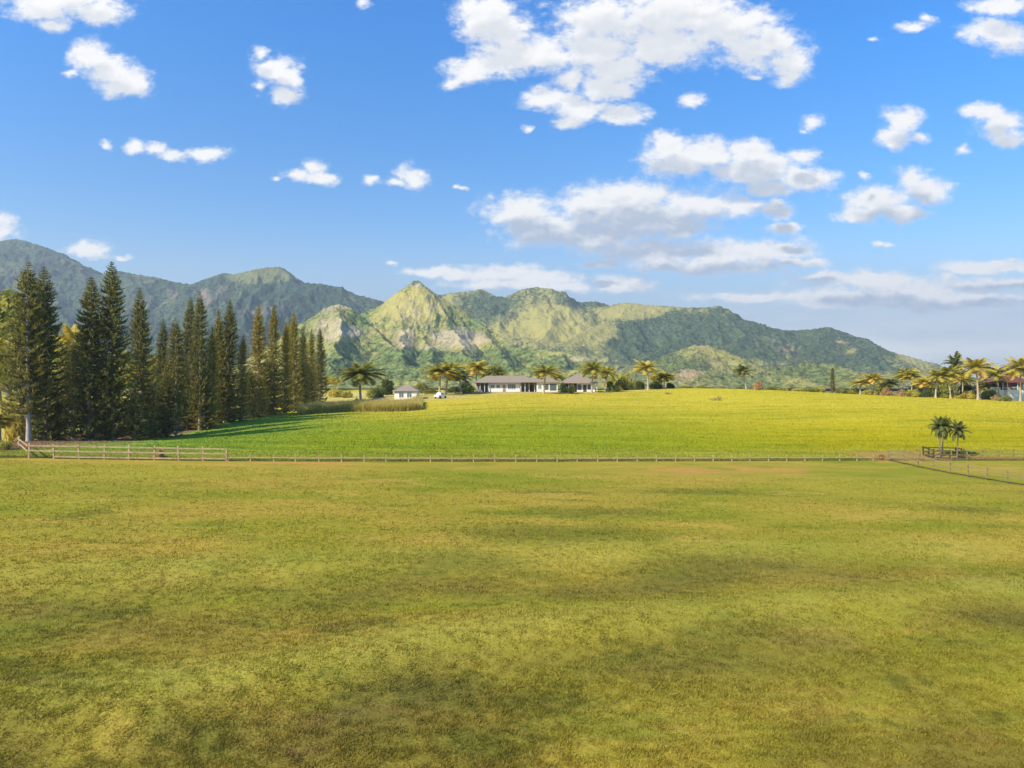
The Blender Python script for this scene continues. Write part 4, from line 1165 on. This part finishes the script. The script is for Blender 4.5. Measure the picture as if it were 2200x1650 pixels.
for a_ in [
 (1052, 806, 60, 222, bgd[0], "golden scrub above the left half of the long roof", 'bush', G4),
 (1085, 803, 60, 224, bgd[1], "golden scrub above the middle of the long roof", 'bush', G4),
 (1118, 802, 50, 226, bl[0], "green scrub above the right half of the long roof", 'bush', G4),
 (1000, 820, 44, 205, bd[0], "dark shrub between the dark shaded palm and the long house", 'bush', G1),
 (975, 830, 40, 200, bd[0], "dark shrub under the dark shaded palm", 'bush', G1),
 (1005, 828, 30, 196, bgd[0], "bright yellow-green bush against the left end of the long house", 'bush', G1),
 (985, 835, 26, 196, bl[0], "small green bush left of the bright yellow-green bush", 'bush', G1),
 (925, 835, 40, 196, bl[1], "green bush under the broad golden palm", 'bush', G1),
 (1228, 824, 24, 194, bgd[1], "round golden bush in front of the left end of the pavilion", 'bush', G1),
 (1210, 822, 22, 200, bd[0], "dark shrub in the gap between the long house and the pavilion", 'bush', G1),
 (1312, 812, 36, 208, bl[0], "hedge bush next to the pavilion", 'bush', G1),
 (1338, 809, 40, 209, bl[1], "second hedge bush from the pavilion", 'bush', G1),
 (1362, 811, 36, 208, bl[0], "hedge bush left of the solitary golden palm", 'bush', G1),
 (1376, 818, 30, 206, bd[0], "dark hedge bush behind the trunk of the solitary golden palm", 'bush', G1),
 (1408, 817, 34, 208, bl[1], "hedge bush right of the solitary golden palm", 'bush', G1),
 (1440, 822, 28, 210, bd[0], "last dark hedge bush before the open skyline", 'bush', G1),
 (1325, 832, 20, 203, bgd[0], "low yellow bush in front of the hedge", 'bush', G1),
 (1340, 797, 44, 230, bgd[1], "golden tree top showing above the hedge", 'bush', G4),
 (1312, 800, 40, 232, bgd[0], "golden tree top right of the pavilion palms", 'bush', G4),
 (1470, 827, 40, 220, bl[0], "low scrub on the skyline right of the hedge", 'bush', G1),
 (1505, 829, 36, 222, bl[1], "low green scrub halfway between hedge and lone skyline palm", 'bush', G1),
 (1548, 828, 30, 222, br[0], "low russet scrub left of the lone skyline palm", 'bush', G1),
 (1628, 812, 32, 196, br[0], "rusty bare-looking shrub right of the lone skyline palm", 'bush', G1),
 (1590, 828, 20, 206, bl[0], "low bush at the foot of the lone skyline palm", 'bush', G1),
 (1700, 832, 44, 226, bd[0], "dark low scrub on the skyline in the middle of the right field", 'bush', G1),
 (1735, 832, 40, 226, bl[1], "low green scrub left of the slim conifer", 'bush', G1),
 (1662, 829, 40, 216, bl[1], "green scrub right of the rusty skyline shrub", 'bush', G1),
 (1682, 832, 36, 214, bgd[1], "yellow low scrub between the rusty skyline shrub and the dark scrub", 'bush', G1),
 (1718, 830, 40, 214, bgd[0], "yellow low scrub in front of the dark skyline scrub", 'bush', G1),
 (1750, 831, 36, 214, bl[0], "green low scrub left of the yellow shrub by the slim conifer", 'bush', G1),
 (1765, 826, 34, 222, bgd[0], "yellow shrub just left of the slim conifer", 'bush', G2),
 (1812, 829, 34, 222, bl[0], "green shrub just right of the slim conifer", 'bush', G2),
 (1835, 832, 30, 216, bgd[1], "yellow shrub under the leftmost grove palm", 'bush', G2),
 (1868, 832, 34, 210, bgd[0], "yellow-green shrub left of the rust shrubs", 'bush', G2),
 (1903, 826, 34, 206, br[0], "left rust-red shrub in front of the grove", 'bush', G2),
 (1934, 832, 38, 205, br[0], "right rust-red shrub in front of the grove", 'bush', G2),
 (1962, 834, 34, 206, bgd[1], "yellow shrub right of the rust shrubs", 'bush', G2),
 (1990, 838, 36, 204, bd[0], "dark shrub left of the leaning pale trunk", 'bush', G2),
 (2025, 838, 36, 202, bl[0], "green shrub right of the leaning pale trunk", 'bush', G2),
 (2055, 840, 34, 202, bgd[0], "yellow shrub beneath the brownish palm", 'bush', G2),
 (2082, 836, 34, 200, bgd[1], "big yellow-green shrub at the foot of the tallest grove palm", 'bush', G2),
 (2075, 822, 44, 216, bd[0], "dark shrub mass behind the tallest grove palm", 'bush', G2),
 (2125, 836, 40, 206, bl[1], "green shrub left of the stair house", 'bush', G2),
 (2157, 846, 36, 190, bl[0], "round green bush at the foot of the white stairs", 'bush', G2),
 (2138, 843, 22, 192, br[0], "orange-red shrub left of the round bush by the stairs", 'bush', G2),
 (1895, 818, 50, 224, bl[1], "olive scrub behind the second grove palm", 'bush', G2),
 (1975, 806, 60, 228, bl[0], "tall green scrub behind the middle of the grove", 'bush', G2),
 (2030, 805, 60, 230, bl[1], "tall green scrub behind the dense orange-tinted palm", 'bush', G2),
 (2170, 800, 60, 232, bl[0], "tall green scrub behind the stair house", 'bush', G2),
 (832, 812, 44, 200, bd[0], "dark round bush behind the small white cottage", 'bush', G1),
 (810, 822, 50, 190, bl[0], "green bush left of the small white cottage", 'bush', G1),
 (905, 822, 40, 205, bl[1], "green bush right of the small white cottage", 'bush', G1),
 (722, 828, 40, 200, bgd[0], "golden bush right of the end of the pine row", 'bush', G3),
 (745, 838, 30, 196, bgd[1], "low golden bush left of the big drooping palm", 'bush', G3),
 (765, 855, 16, 162, bd[0], "small dark bush at the foot of the big drooping palm", 'bush', G3),
 (30, 825, 90, 106, bgd[0], "glowing golden scrub behind the pale bare pine trunk", 'bush', G3),
 (90, 800, 90, 125, bgd[1], "golden scrub behind the second tall pine", 'bush', G3),
 (150, 815, 80, 128, bl[0], "yellow-green scrub behind the wide young pine", 'bush', G3),
 (215, 830, 70, 130, bgd[0], "golden scrub behind the foot of the tallest pine", 'bush', G3),
 (275, 850, 60, 132, bgd[1], "golden scrub right of the foot of the tallest pine", 'bush', G3),
 (325, 835, 60, 142, bgd[0], "golden scrub behind the slim lone pine", 'bush', G3),
 (380, 830, 60, 150, bgd[1], "golden scrub behind the stout dark pine", 'bush', G3),
 (435, 840, 55, 155, bl[1], "yellow-green scrub behind the bare-stemmed pair", 'bush', G3),
 (490, 840, 50, 165, bgd[0], "golden scrub behind the mid row twin pines", 'bush', G3),
 (545, 840, 50, 172, bgd[1], "golden scrub behind the first golden pine", 'bush', G3),
 (600, 845, 50, 182, bl[0], "yellow-green scrub behind the second golden pine", 'bush', G3),
 (8, 945, 44, 78, bgd[1], "yellow-green bush at the left edge beside the fence corner", 'bush', None),
 (-25, 935, 60, 82, bl[0], "green bush cut by the left edge behind the fence corner", 'bush', None),
 (345, 961, 28, 76.0, br[0], "dry brown shrub growing through the plank fence", 'bush', None),
 (1893, 973, 34, 87, br[0], "dry pinkish shrub at the fence corner by the paddock", 'bush', None),
 (1540, 848, 34, 160, bst[0], "dry tussock on the bright slope right of the hedge", 'tussock', G5),
 (1435, 841, 34, 180, bst[0], "dry tussock on the bright slope under the solitary golden palm", 'tussock', G5),
]:
    bush(*a_)
for i, (px_, top, w_, D, k_, lab) in enumerate([
 (120, 770, 130, 150, 1, "golden broadleaf tree far behind the second tall pine"),
 (20, 700, 150, 150, 0, "green broadleaf tree behind the leftmost pine"),
 (255, 790, 90, 160, 0, "green broadleaf tree behind the tallest pine"),
 (345, 800, 80, 175, 1, "golden broadleaf tree behind the grey-green pine"),
 (440, 815, 70, 190, 2, "dark broadleaf tree behind the bare-stemmed pair"),
 (1060, 800, 60, 240, 0, "green broadleaf tree behind the long roof"),
 (1420, 806, 44, 225, 1, "golden broadleaf tree behind the end of the hedge"),
 (700, 815, 50, 225, 1, "golden broadleaf tree past the end of the pine row")]):
    if ty: pass
    bush(px_, top, w_, D, bt[k_], lab, 'tree', "broadleaf trees in the background", 3.7)

# ------------------------------------------------------------------ fences
def fpt(px):
    D = float(fence_y(px)); return WX(px, D), D
def fence(posts, label, hts, rails, mat, rail_span=2, thick=0.045, pw=0.13, board=0.12, grp_=None, rail_mat=None):
    """posts: list of (x, y); hts: height of each post; rails: list of (height, first post, last post)"""
    root = empty('fence', (posts[0][0], posts[0][1], g1(*posts[0])))
    o0 = Vector(root.location)
    zs = [g1(*p) for p in posts]
    pm = {}
    for (x, y), z, h in zip(posts, zs, hts):
        key = round(h, 2)
        if key not in pm:
            b = MB(); b.box((0, 0, h / 2 - 0.15), (pw, pw, h + 0.3))
            # pyramid cap
            bb = len(b.v); hw = pw / 2
            b.v += [(-hw, -hw, h + 0.001), (hw, -hw, h + 0.001), (hw, hw, h + 0.001), (-hw, hw, h + 0.001), (0, 0, h + 0.04)]
            b.f += [[bb, bb + 1, bb + 4], [bb + 1, bb + 2, bb + 4], [bb + 2, bb + 3, bb + 4], [bb + 3, bb, bb + 4]]
            po = b.build('post', mat, root); pm[key] = po
        else:
            po = pm[key].copy(); C.objects.link(po)
        po.location = (x - o0.x, y - o0.y, z - o0.z)
        po.rotation_euler = (RND.uniform(-.045, .045), RND.uniform(-.045, .045), RND.uniform(-.2, .2)); po.scale.z = RND.uniform(0.94, 1.06)
    for h, a, bnd, *rm_ in rails:
        i = a
        while i < bnd:
            j = min(i + rail_span, bnd)
            b = MB()
            for k_ in range(i, j):
                p, q_ = posts[k_], posts[k_ + 1]
                d = Vector((q_[0] - p[0], q_[1] - p[1], 0)).normalized(); n_ = Vector((d.y, -d.x, 0)) * (pw / 2 + thick / 2 + 0.004)
                if n_.y > 0: n_ = -n_
                w1, w2 = RND.uniform(-.015, .015), RND.uniform(-.015, .015)
                b.beam(Vector((p[0], p[1], zs[k_] + h + w1)) - o0 + n_, Vector((q_[0], q_[1], zs[k_ + 1] + h + w2)) - o0 + n_, thick, board)
            b.build('rail', rm_[0] if rm_ else mat, root)
            i = j
    return tag(root, label, 'fence', grp_)
GF = "wooden rail fences round the lawn and paddock"
# front fence, left stretch, full height: posts read off the photo
pxl = [62, 116, 170, 224, 277, 331, 384, 436, 487]
fence([fpt(p) for p in pxl], "pinkish-brown three-rail plank fence along the left end of the lawn", [1.5] * 8 + [1.3],
      [(1.32, 0, 6), (0.80, 0, 6), (0.22, 1, 6), (1.30, 6, 8, M['wood_hay']), (0.80, 6, 8, M['wood_hay']), (0.25, 6, 8, M['wood_hay'])], M['wood'], 1, 0.05, 0.15, 0.15, GF)
# continues low and weathered across the picture
pxm = [490, 538, 588, 635, 685, 734, 782, 829, 878, 925, 971, 1017, 1063, 1108, 1153, 1197, 1240, 1284, 1326, 1369, 1410, 1451, 1492, 1532, 1572, 1611, 1651, 1690, 1729, 1767, 1804, 1841, 1876]
fence([fpt(p) for p in pxm], "low weathered single-rail fence crossing the middle of the picture", [0.72] * len(pxm),
      [(0.42, 0, len(pxm) - 1)], M['wood_hay'], 2, 0.05, 0.11, 0.11, GF)
# stub going back from the left corner
c0 = fpt(62)
fence([(WX(40, 79), 79), (c0[0] - 0.25, c0[1] + 0.35)], "short two-rail fence stub running back from the left fence corner", [1.5, 1.5], [(1.25, 0, 1), (0.7, 0, 1)], M['wood'], 1, 0.05, 0.14, 0.13, GF)
# paddock fence running towards the camera on the right
pr_ = [(46.9 + 0.145 * (86 - y), y) for y in np.arange(86, 44, -2.44)]
fence(pr_, "three-rail paddock fence running from the right corner towards the viewer", [1.35] * len(pr_), [(1.2, 0, len(pr_) - 1), (0.7, 0, len(pr_) - 1), (0.14, 0, len(pr_) - 1, M['wood_dark'])], M['wood_pale'], 2, 0.04, 0.11, 0.09, GF)  # bottom rail coloured dark to draw the fence's shadow line
# back fence behind the paddock
pb = [fpt(p) for p in (1912, 1946, 1980, 2014, 2048, 2082, 2116, 2150, 2183, 2216, 2249, 2282)]
fence([(x, y + 0.4) for x, y in pb], "thin three-rail fence along the back of the paddock behind the rail pen", [1.35] * len(pb), [(1.2, 0, len(pb) - 1), (0.7, 0, len(pb) - 1), (0.2, 0, len(pb) - 1)], M['wood_pale'], 2, 0.04, 0.10, 0.07, GF)
# square pen round the young palms
xa, xb_, ya, yb = WX(2006, 88.8), WX(2077, 88.8), 88.8, 91.0
pen = [(xa, ya), ((xa + xb_) / 2, ya), (xb_, ya), (xb_, (ya + yb) / 2), (xb_, yb), ((xa + xb_) / 2, yb), (xa, yb), (xa, (ya + yb) / 2), (xa + 0.03, ya + 0.16)]
fence(pen, "square pen of dark brown rails round the small palms", [1.15] * 9, [(1.05, 0, 8), (0.58, 0, 8), (0.12, 0, 8)], M['wood_dark'], 1, 0.05, 0.13, 0.11)

# ------------------------------------------------------------------ buildings
def PZ(D): return D / F
def hip_roof(x0, x1, y0, y1, z0, z1, inset, over=0.6, th=0.12):
    b = MB()
    X0, X1, Y0, Y1 = x0 - over, x1 + over, y0 - over, y1 + over
    ym = (Y0 + Y1) / 2
    if inset * 2 > (X1 - X0): inset = (X1 - X0) / 2 - 0.05
    r0, r1 = (X0 + inset, ym, z1), (X1 - inset, ym, z1)
    for dz in (0, -th):
        A, B, Cc, Dd_ = (X0, Y0, z0 + dz), (X1, Y0, z0 + dz), (X1, Y1, z0 + dz), (X0, Y1, z0 + dz)
        if dz == 0:
            b.poly([A, B, r1, r0]); b.poly([B, Cc, r1]); b.poly([Cc, Dd_, r0, r1]); b.poly([Dd_, A, r0])
        else: b.poly([A, Dd_, Cc, B])
    for P_, Q_ in (((X0, Y0), (X1, Y0)), ((X1, Y0), (X1, Y1)), ((X1, Y1), (X0, Y1)), ((X0, Y1), (X0, Y0))):
        b.poly([(*P_, z0 - th), (*Q_, z0 - th), (*Q_, z0), (*P_, z0)])
    return b
def window(root, x0, x1, z0, z1, y, mull=1, fm='white'):
    """framed window on a wall facing the camera"""
    f = MB(); t_ = 0.08
    f.box(((x0 + x1) / 2, y - 0.04, z0 + t_ / 2), (x1 - x0, 0.08, t_)); f.box(((x0 + x1) / 2, y - 0.04, z1 - t_ / 2), (x1 - x0, 0.08, t_))
    for xx_ in np.linspace(x0 + t_ / 2, x1 - t_ / 2, mull + 2):
        f.box((xx_, y - 0.043, (z0 + z1) / 2), (t_, 0.08, z1 - z0 - 2 * t_))
    fo = f.build('window', M[fm], root)
    p_ = MB(); p_.box(((x0 + x1) / 2, y - 0.012, (z0 + z1) / 2), (x1 - x0 - 0.06, 0.02, z1 - z0 - 0.06)); p_.build('pane', M['glass'], fo)
def door(root, x0, x1, z1, y, mat='trim'):
    d_ = MB(); d_.box(((x0 + x1) / 2, y - 0.03, z1 / 2 + 0.02), (x1 - x0, 0.06, z1)); do = d_.build('door', M[mat], root)
    h_ = MB(); h_.box((x1 - 0.12, y - 0.08, 1.0), (0.04, 0.05, 0.14)); h_.build('handle', M['paint'], do)

def long_house():
    D = 200.0; k = D / F
    zb = g1(WX(1110, D), D)
    root = empty('long_house', (WX(1020, D), D, zb))
    def x(p): return (p - 1020) * k
    hw = 2.55
    base = MB(); base.box((x(1112) , 4.2, -0.35), (x(1206) - x(1018) + 0.6, 9.4, 0.9)); base.build('plinth', M['shade'], root)
    zf = 0.10
    w_ = MB()
    w_.box((x(1083.5), 5.0, hw / 2 + zf), (x(1117) - x(1050), 7.0, hw))          # bedroom block, front at y = 1.5
    w_.box((x(1036), 6.2, hw / 2 + zf), (x(1050) - x(1022), 4.6, hw))            # recessed left end, front at y = 3.9
    w_.box((x(1135), 6.2, hw / 2 + zf), (x(1153) - x(1117), 4.6, hw))            # recessed lanai
    w_.build('wall', M['white'], root)
    w2 = MB(); w2.box((x(1175.5), 3.6, hw / 2 + zf + 0.05), (x(1198) - x(1153), 7.6, hw + 0.1)); w2.build('wing_wall', M['white'], root)   # front y = -0.2
    lan = MB(); lan.box((x(1036), 3.86, hw / 2 + zf), (x(1049.5) - x(1023), 0.05, hw - 0.1)); lan.box((x(1135), 3.86, hw / 2 + zf), (x(1152) - x(1118), 0.05, hw - 0.1)); lan.build('porch_wall', M['shade'], root)  # brown sheets over the recessed walls paint in the porch shade
    r = hip_roof(x(1021), x(1150), 0.8, 8.2, hw + zf + 0.12, hw + zf + 2.15, 3.6, 0.55); r.build('roof', M['roof'], root)
    r = hip_roof(x(1124), x(1199), -0.3, 8.6, hw + zf + 0.26, hw + zf + 2.85, 5.5, 0.6); r.build('roof', M['roof'], root)
    f_ = MB(); f_.box((x(1085), 0.235, hw + zf + 0.02), (x(1150) - x(1021) + 1.0, 0.04, 0.16)); f_.build('fascia', M['trim'], root)
    for p in (1023, 1031, 1041, 1049, 1119, 1128, 1137, 1149):
        q = MB(); q.box((x(p), 1.0, hw / 2 + zf), (0.16, 0.16, hw)); q.build('porch_post', M['white'], root)
    for a_, b_ in ((1054, 1062), (1066, 1074)): window(root, x(a_), x(b_), 1.0 + zf, 2.1 + zf, 1.49)
    window(root, x(1091), x(1108), 0.75 + zf, 2.25 + zf, 1.49, 3)
    door(root, x(1080), x(1086), 2.1, 1.49, 'shade')
    door(root, x(1038), x(1045), 2.1, 3.83, 'trim'); window(root, x(1026), x(1035), 0.8, 2.2, 3.83, 2, 'trim')
    window(root, x(1122), x(1135), 0.5, 2.2, 3.83, 2, 'trim'); door(root, x(1138), x(1146), 2.1, 3.83, 'trim')
    window(root, x(1156), x(1163), 0.9, 2.2, -0.21, 1); window(root, x(1167), x(1178), 0.7, 2.3, -0.21, 2, 'trim'); window(root, x(1181), x(1195), 0.5, 2.4, -0.21, 2, 'trim')
    return tag(root, "long low white house with a brown hip roof and dark porches", 'house')
long_house()

def pavilion():
    D = 202.0; k = D / F
    zb = g1(WX(1245, D), D)
    root = empty('pavilion', (WX(1210, D), D, zb))
    def x(p): return (p - 1210) * k
    hw = 2.5
    b = MB(); b.box((x(1245), 4, -0.35), (x(1288) - x(1205), 8.6, 0.9)); b.build('plinth', M['shade'], root)
    b = MB(); b.box((x(1260), 4.6, hw / 2 + 0.1), (x(1279) - x(1240), 6.4, hw)); b.build('wall', M['white'], root)     # front y = 1.4
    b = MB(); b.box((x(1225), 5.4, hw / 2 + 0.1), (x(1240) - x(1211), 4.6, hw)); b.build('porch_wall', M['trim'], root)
    r = hip_roof(x(1209), x(1281), 0.4, 8.2, hw + 0.22, hw + 3.15, 6, 0.6); r.build('roof', M['roof'], root)
    for p in (1212, 1222, 1232, 1283): q = MB(); q.box((x(p), 0.7, hw / 2 + 0.1), (0.15, 0.15, hw)); q.build('porch_post', M['white'], root)
    window(root, x(1242), x(1250), 0.7, 2.2, 1.39, 1, 'trim'); door(root, x(1254), x(1261), 2.15, 1.39, 'trim'); window(root, x(1264), x(1270), 0.8, 2.2, 1.39, 1, 'trim')
    return tag(root, "square white pavilion with a pyramid brown roof right of the long house", 'house')
pavilion()

def cottage():
    D = 172.0; k = D / F
    zb = g1(WX(870, D), D)
    root = empty('cottage', (WX(845, D), D, zb))
    def x(p): return (p - 845) * k
    hw = 2.15
    b = MB(); b.box((x(871), 2.6, hw / 2 - 0.3), (x(895) - x(847), 5.0, hw + 0.6)); b.build('wall', M['white'], root)    # front y = 0.1
    r = hip_roof(x(847), x(895), 0.1, 5.1, hw + 0.12, hw + 1.35, 2.6, 0.5); r.build('roof', M['roof_grey'], root)
    window(root, x(857), x(867), 0.55, 1.85, 0.09, 1, 'white'); window(root, x(874), x(884), 0.55, 1.85, 0.09, 1, 'white')
    return tag(root, "small white cottage with a grey-brown hip roof and two windows", 'house')
cottage()

def shelter():
    D = 158.0; k = D / F
    zb = g1(WX(812, D), D)
    root = empty('shelter', (WX(797, D), D, zb))
    Wd = 34 * k
    r = hip_roof(0, Wd, 0, 1.8, 1.75, 2.2, 1.0, 0.25, 0.07); r.build('roof', M['roof'], root)
    for xx_ in (0.15, Wd / 2, Wd - 0.15):
        for yy_ in (0.1, 1.7):
            q = MB(); q.box((xx_, yy_, 0.83), (0.10, 0.10, 1.68)); q.build('post', M['white'], root)
    q = MB(); q.box((Wd / 2, 0.95, 0.75), (Wd - 0.5, 0.7, 0.06)); q.box((Wd / 2, 0.95, 0.36), (0.3, 0.5, 0.72)); q.build('table', M['wood_pale'], root)
    return tag(root, "small open shelter with a thin brown roof on pale posts", 'shelter')
shelter()

def stair_house():
    D = 206.0; k = D / F
    zb = g1(WX(2160, D), D)
    root = empty('stair_house', (WX(2135, D), D, zb))
    def x(p): return (p - 2135) * k
    f0 = ZP(838, D) - zb    # upper floor level
    e0 = ZP(822, D) - zb
    b = MB(); b.box((x(2185), 5.2, f0 / 2 - 0.3), (x(2234) - x(2136), 8.0, f0 + 0.6)); b.build('base_wall', M['white'], root)
    b = MB(); b.box((x(2147), 1.7, f0 + 0.42), (x(2158) - x(2136), 0.14, 0.84)); b.build('balcony_wall', M['white'], root)
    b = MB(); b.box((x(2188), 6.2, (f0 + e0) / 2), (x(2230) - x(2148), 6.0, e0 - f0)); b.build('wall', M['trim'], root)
    b = MB(); b.box((x(2183), 3.17, (f0 + e0) / 2), (x(2188) - x(2178), 0.05, e0 - f0 - 0.2)); b.build('porch_wall', M['red'], root)
    r = hip_roof(x(2150), x(2232), 1.2, 9.6, e0 + 0.1, e0 + 2.0, 4, 0.5); r.build('roof', M['roof_red'], root)
    for p in (2152, 2162, 2172, 2194, 2206): q = MB(); q.box((x(p), 1.45, (f0 + e0) / 2), (0.16, 0.16, e0 - f0)); q.build('porch_post', M['white'], root)
    # balustrade
    b = MB()
    b.box((x(2195), 1.3, f0 + 0.85), (x(2230) - x(2160), 0.07, 0.07))
    for xx_ in np.arange(x(2160), x(2230), 0.3): b.box((xx_, 1.3, f0 + 0.42), (0.05, 0.05, 0.84))
    b.build('balustrade', M['white'], root)
    # stairs falling to the right, solid white side
    s_ = MB(); n_ = 11; x0, x1 = x(2164), x(2191)
    for i in range(n_):
        hz = f0 * (1 - i / n_); xa_ = x0 + (x1 - x0) * i / n_; xb2 = x0 + (x1 - x0) * (i + 1) / n_
        s_.box(((xa_ + xb2) / 2, 0.5, hz / 2 - 0.2), (xb2 - xa_, 1.2, hz + 0.4))
    so_ = s_.build('stairs', M['white'], root)
    s2 = MB()
    a_, b_ = (x0, -0.16, f0 + 0.5), (x1 + 0.3, -0.16, 0.45)
    s2.beam(a_, b_, 0.10, 0.9); s2.build('parapet', M['white'], so_)
    return tag(root, "white raised house with a dark red roof and diagonal white stairs at the right edge", 'house')
stair_house()

def vehicle():
    """small white pickup seen from its front quarter"""
    D = 174.0
    X = WX(946, D); zb = g1(X, D)
    root = empty('pickup_truck', (X, D, zb), R(62)); root.scale = (0.86, 0.86, 0.86)
    # body profile along local x, extruded across local y
    prof = [(-2.1, 0.45), (2.1, 0.45), (2.15, 0.85), (1.0, 1.02), (0.45, 1.62), (-0.75, 1.66), (-0.95, 1.05), (-2.15, 1.02)]
    b = MB(); hw = 0.82
    n_ = len(prof)
    for y_ in (-hw, hw):
        for (a_, z_) in prof: b.v.append((a_, y_ * (0.86 if z_ > 1.3 else 1), z_))
    b.f.append(list(range(n_))[::-1]); b.f.append(list(range(n_, 2 * n_)))
    for i in range(n_):
        j = (i + 1) % n_; b.f.append([i, j, n_ + j, n_ + i])
    body = b.build('body', M['paint'], root)
    for y_ in (-1, 1):
        b = MB(); yy_ = y_ * (hw * 0.93)
        b.poly([(0.78, y_ * (hw * 0.985), 1.08), (0.40, y_ * (hw * 0.885), 1.54), (-0.68, y_ * (hw * 0.885), 1.56), (-0.82, y_ * (hw * 0.985), 1.10)])
        b.build('window', M['glass'], root)
    b = MB(); b.poly([(1.0, -0.66, 1.05), (1.0, 0.66, 1.05), (0.5, 0.60, 1.59), (0.5, -0.60, 1.59)]); b.build('windscreen', M['glass'], root)
    for sx_ in (-1.35, 1.35):
        for y_ in (-1, 1):
            ang = np.linspace(0, 2 * np.pi, 16, endpoint=False)
            v_ = [(sx_ + 0.34 * math.cos(a_), y_ * hw + dy_, 0.34 + 0.34 * math.sin(a_)) for dy_ in (-0.11, 0.11) for a_ in ang]
            b = MB(); b.v = v_; b.f = [list(range(16)), list(range(16, 32))[::-1]] + [[i, (i + 1) % 16, 16 + (i + 1) % 16, 16 + i] for i in range(16)]
            b.build('wheel', M['tyre'], root)
    for y_ in (-0.6, 0.6):
        b = MB(); b.box((2.16, y_, 0.76), (0.04, 0.26, 0.14)); b.build('headlight', M['glass'], root)
    return tag(root, "small white pickup parked under the palms right of the small cottage", 'pickup')
vehicle()

def picket():
    D = 182.0
    xs = [WX(p, D) for p in np.arange(900, 996, 4.0)]
    root = empty('picket_fence', (xs[0], D, g1(xs[0], D)))
    o0 = root.location
    b = MB()
    for x_ in xs:
        b.box((x_ - o0.x, 0, g1(x_, D) - o0.z + 0.5), (0.09, 0.05, 1.1))
    b.build('pickets', M['wood_pale'], root)
    for h_ in (0.35, 0.85):
        b = MB()
        for p_, q_ in zip(xs[:-1], xs[1:]):
            b.beam((p_ - o0.x, -0.05, g1(p_, D) - o0.z + h_), (q_ - o0.x, -0.05, g1(q_, D) - o0.z + h_), 0.04, 0.08)
        b.build('rail', M['wood_pale'], root)
    return tag(root, "pale picket fence behind the white pickup", 'fence')
picket()

# ------------------------------------------------------------------ haze
def haze_box():
    b = MB(); b.box((0, 0, 300 - 8), (12800, 12800, 640))
    m = bpy.data.materials.new("haze_air"); m.use_nodes = True; m.node_tree.nodes.clear()
    t = NT(m.node_tree)
    pv = t.new('ShaderNodeVolumePrincipled')
    pv.inputs['Color'].default_value = (0.79, 0.89, 0.98, 1)
    pv.inputs['Density'].default_value = 0.00014
    pv.inputs['Anisotropy'].default_value = 0.2
    o = t.new('ShaderNodeOutputMaterial'); t.l.new(pv.outputs[0], o.inputs['Volume'])
    return tag(b.build('haze', m), kind='stuff')
haze_box()
